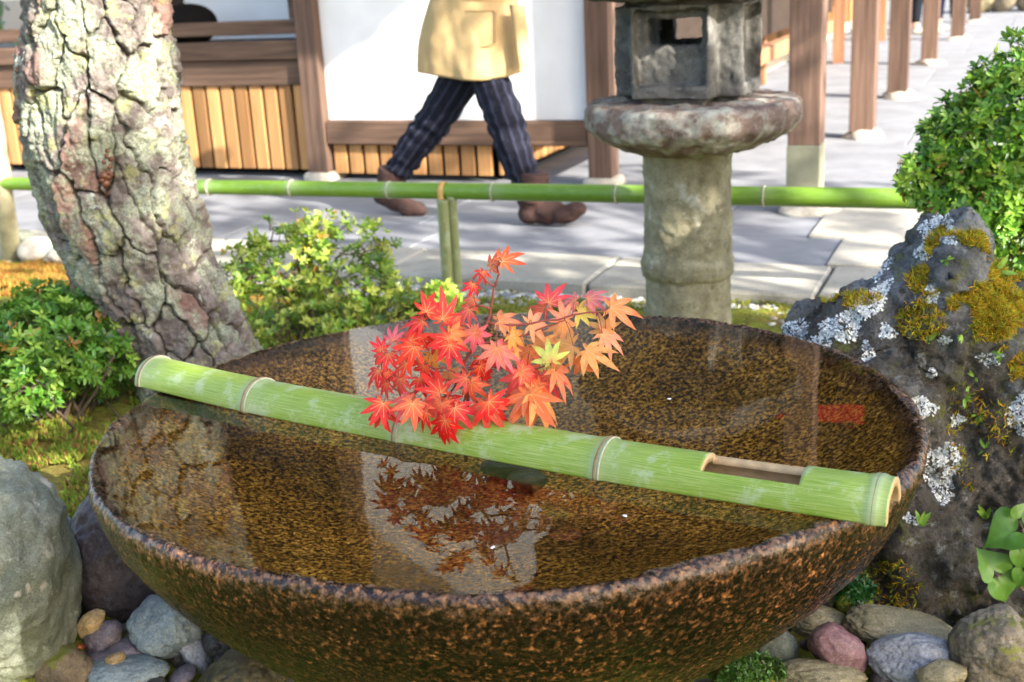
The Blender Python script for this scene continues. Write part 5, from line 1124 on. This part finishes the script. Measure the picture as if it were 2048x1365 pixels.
# ------------------------------------------------------------------ moss sprigs on the ground, fallen leaves
g = np.random.default_rng(31); pts, cols_ = [], []
for k in range(9000):
    px, py = g.uniform(-30, 420), g.uniform(770, 1110); p = Zp(px, py, .08); h = GZ(p[0], p[1]) + .012; p = Zp(px, py, h); pts.append(p)
for k in range(4200):
    px, py = g.uniform(-20, 200), g.uniform(510, 640); p = Zp(px, py, .02); p[2] = GZ(p[0], p[1]) + .01; pts.append(p)
for k in range(4500):
    px, py = g.uniform(850, 1750), g.uniform(590, 680); p = Zp(px, py, -.02); p[2] = GZ(p[0], p[1]) + .005; pts.append(p)
pts = np.array(pts); keep = (np.hypot(pts[:, 0] - BC[0], pts[:, 1] - BC[1]) > .55); keep &= fbm(pts * [9, 9, 0], 3, 4) > -.25
pts = pts[keep]; farp = pts[:, 1] > 4.3; warm = (pts[:, 0] < -1.6) & farp
def gm(sel, nm, seed, L, cols, wts): tufts(None, nm, pts[sel], np.repeat([[0, 0, 1.]], sel.sum(), 0), seed, L, cols, wts, 3, wid=1.1, tilt=.5)
for nm, sel, L, cs, ws, lab in (('moss', ~farp, .02, [(.18, .28, .03), (.32, .38, .05), (.40, .32, .07), (.30, .12, .05)], (3, 2, 1.5, 1), 'short green and rusty moss covering the ground left of the basin'), ('moss', farp & ~warm, .02, [(.34, .36, .05), (.24, .30, .04), (.40, .34, .10)], (2, 2, 1), 'yellow-green moss behind the basin and round the lantern shaft'), ('moss', warm, .035, [(.55, .26, .06), (.62, .36, .08), (.30, .32, .05)], (2, 2, 1), 'rusty orange moss near the left edge before the walkway')):
    T0 = tufts(None, nm, pts[sel], np.repeat([[0, 0, 1.]], int(sel.sum()), 0), len(pts[sel]), L, cs, ws, 3, wid=1.1, tilt=.5, label=lab); T0['category'] = 'moss'
for k, (px, py, z, c_, lab) in enumerate([(160, 1296, .05, (.22, .03, .01), 'curled dark red leaf between the purple-grey cobble and the brown stone'), (1771, 1072, .30, (.60, .14, .05), 'small orange leaf caught under the right rim of the basin'), (1762, 1092, .27, (.62, .20, .08), 'small pale orange leaf hanging below the other by the basin rim'), (1437, 1337, .06, (.40, .14, .08), 'tiny brown leaf on the liverwort cushion')]):
    c = Zp(px, py, z); o = bpy.data.objects.new('fallen_leaf', MV[3]); link(o); o.location = c; o.scale = (.018,) * 3; o.rotation_euler = (.5, .4, k); o.color = (*c_, 1); tag(o, lab, 'leaf')

for k, (px, py, lab) in enumerate([(1338, 798, 'tiny white petal floating right of the maple leaves'), (985, 1095, 'tiny white petal floating near the front rim'), (1250, 1032, 'tiny white petal floating before the notched end of the bamboo')]):
    c = Zp(px, py, WZ + .001); v, f = boulder(c, (.0045, .003, .001), (0, 0, k), k, 2, 4, .05, 5); solo('floating_petal', v, f, M['plaster'], lab, 'petal')
# ------------------------------------------------------------------ trees outside the frame that shade the garden and stand in the reflections; cedars, oaks added
def tree(name, label, base, trunk_h, centre, rad3, n, seed, leaf, cols, group=None, r_=.12, limbs=12, per=6):
    t = thing(name, label, 'tree', tuple(base), group); base = np.array(base, float); centre = np.array(centre, float)
    tip = base * .3 + centre * .7; tip[2] = base[2] + trunk_h; v, f = tube(spline([base - [0, 0, .1], (base + tip) / 2 + [.08, 0, 0], tip], 14), np.linspace(r_, r_ * .55, 14), 14)
    part('trunk', v, f, M['twig'], t); crown(t, centre, rad3, n, seed, leaf, cols, tip=tip, limbs=limbs, per=per); return t
S0 = np.array([.05, 1.95, .5]) + SUN * 6.4
tree('maple_tree', 'broad maple tree beyond the right edge shading the basin', (4.9, -1.6, 0), 2.4, S0, (1.5, 1.5, 1.0), 2600, 91, .14, [(.10, .16, .03), (.35, .12, .03)], r_=.14)
S1 = np.array([.95, 2.35, .35]) + SUN * 6.0
tree('maple_tree', 'second maple tree beyond the right edge shading the lichened rock', (6.2, .2, 0), 2.4, S1, (.75, .75, .6), 650, 92, .14, [(.10, .16, .03), (.35, .12, .03)], r_=.12)
S2 = np.array([.2, 5.6, 0]) + SUN * 9
tree('cherry_tree', 'thin-leaved cherry tree beyond the right edge dappling the pavement', (6.8, -.4, 0), 3.2, S2, (2.6, 2.3, 1.4), 1250, 93, .15, [(.10, .16, .03), (.3, .14, .03)], r_=.14, limbs=26)
for k in range(9):
    x = -9 + k * 4.2; y = 30 - abs(k - 4) * .8 + (k % 2) * 2; h = 9 + (k % 3) * 1.5
    tree('added_cedar', 'unseen dark cedar added ' + ('beyond the far left end of the hall', 'behind the left bay of the hall', 'rising behind the black cushion and left bay', 'behind the white wall panel', 'behind the walking person', 'behind the stone lantern', 'behind the nearest corridor column', 'behind the far corridor columns', 'beyond the tall rounded azalea bush')[k], (x, y, 0), h * .6, (x, y, h * .62), (3.0, 2.2, h * .55), 1500, 100 + k, .55, [(.02, .045, .015), (.03, .06, .02)], 'unseen cedars added to darken the water reflections', r_=.3, limbs=8, per=5)  # unseen cedars added to darken what the water reflects
for k, (x, y, h, lab) in enumerate([(-3.4, -4.2, 3.6, 'unseen oak added behind the viewer on the left to block sky light'), (-.4, -5.0, 3.9, 'unseen oak added straight behind the viewer to block sky light'), (2.4, -5.6, 3.4, 'unseen oak added behind the viewer on the right to block sky light')]):
    tree('added_oak', lab, (x, y, 0), 1.4, (x, y, h * .52), (1.9, 1.5, h * .5), 1500, 140 + k, .17, [(.03, .07, .02), (.05, .10, .02)], r_=.15, limbs=8, per=5)  # unseen oaks added behind the camera to cut low sky light on the basin
# mossy boundary wall at the far end of the path
gw = thing('stone_wall', 'low mossy stone wall at the far end of the path', 'wall', tuple(W(6, 18)))
for k in range(34):
    v, f = boulder(W(3.4 + .42 * (k % 17), 18 + .2 * (k // 17), .2 + .38 * (k // 17)), (.26, .25, .24), (0, 0, k), 700 + k, 3, 9, .08, 8); part('stone', v, f, SM['ms' if k % 3 else 'ol'], gw)
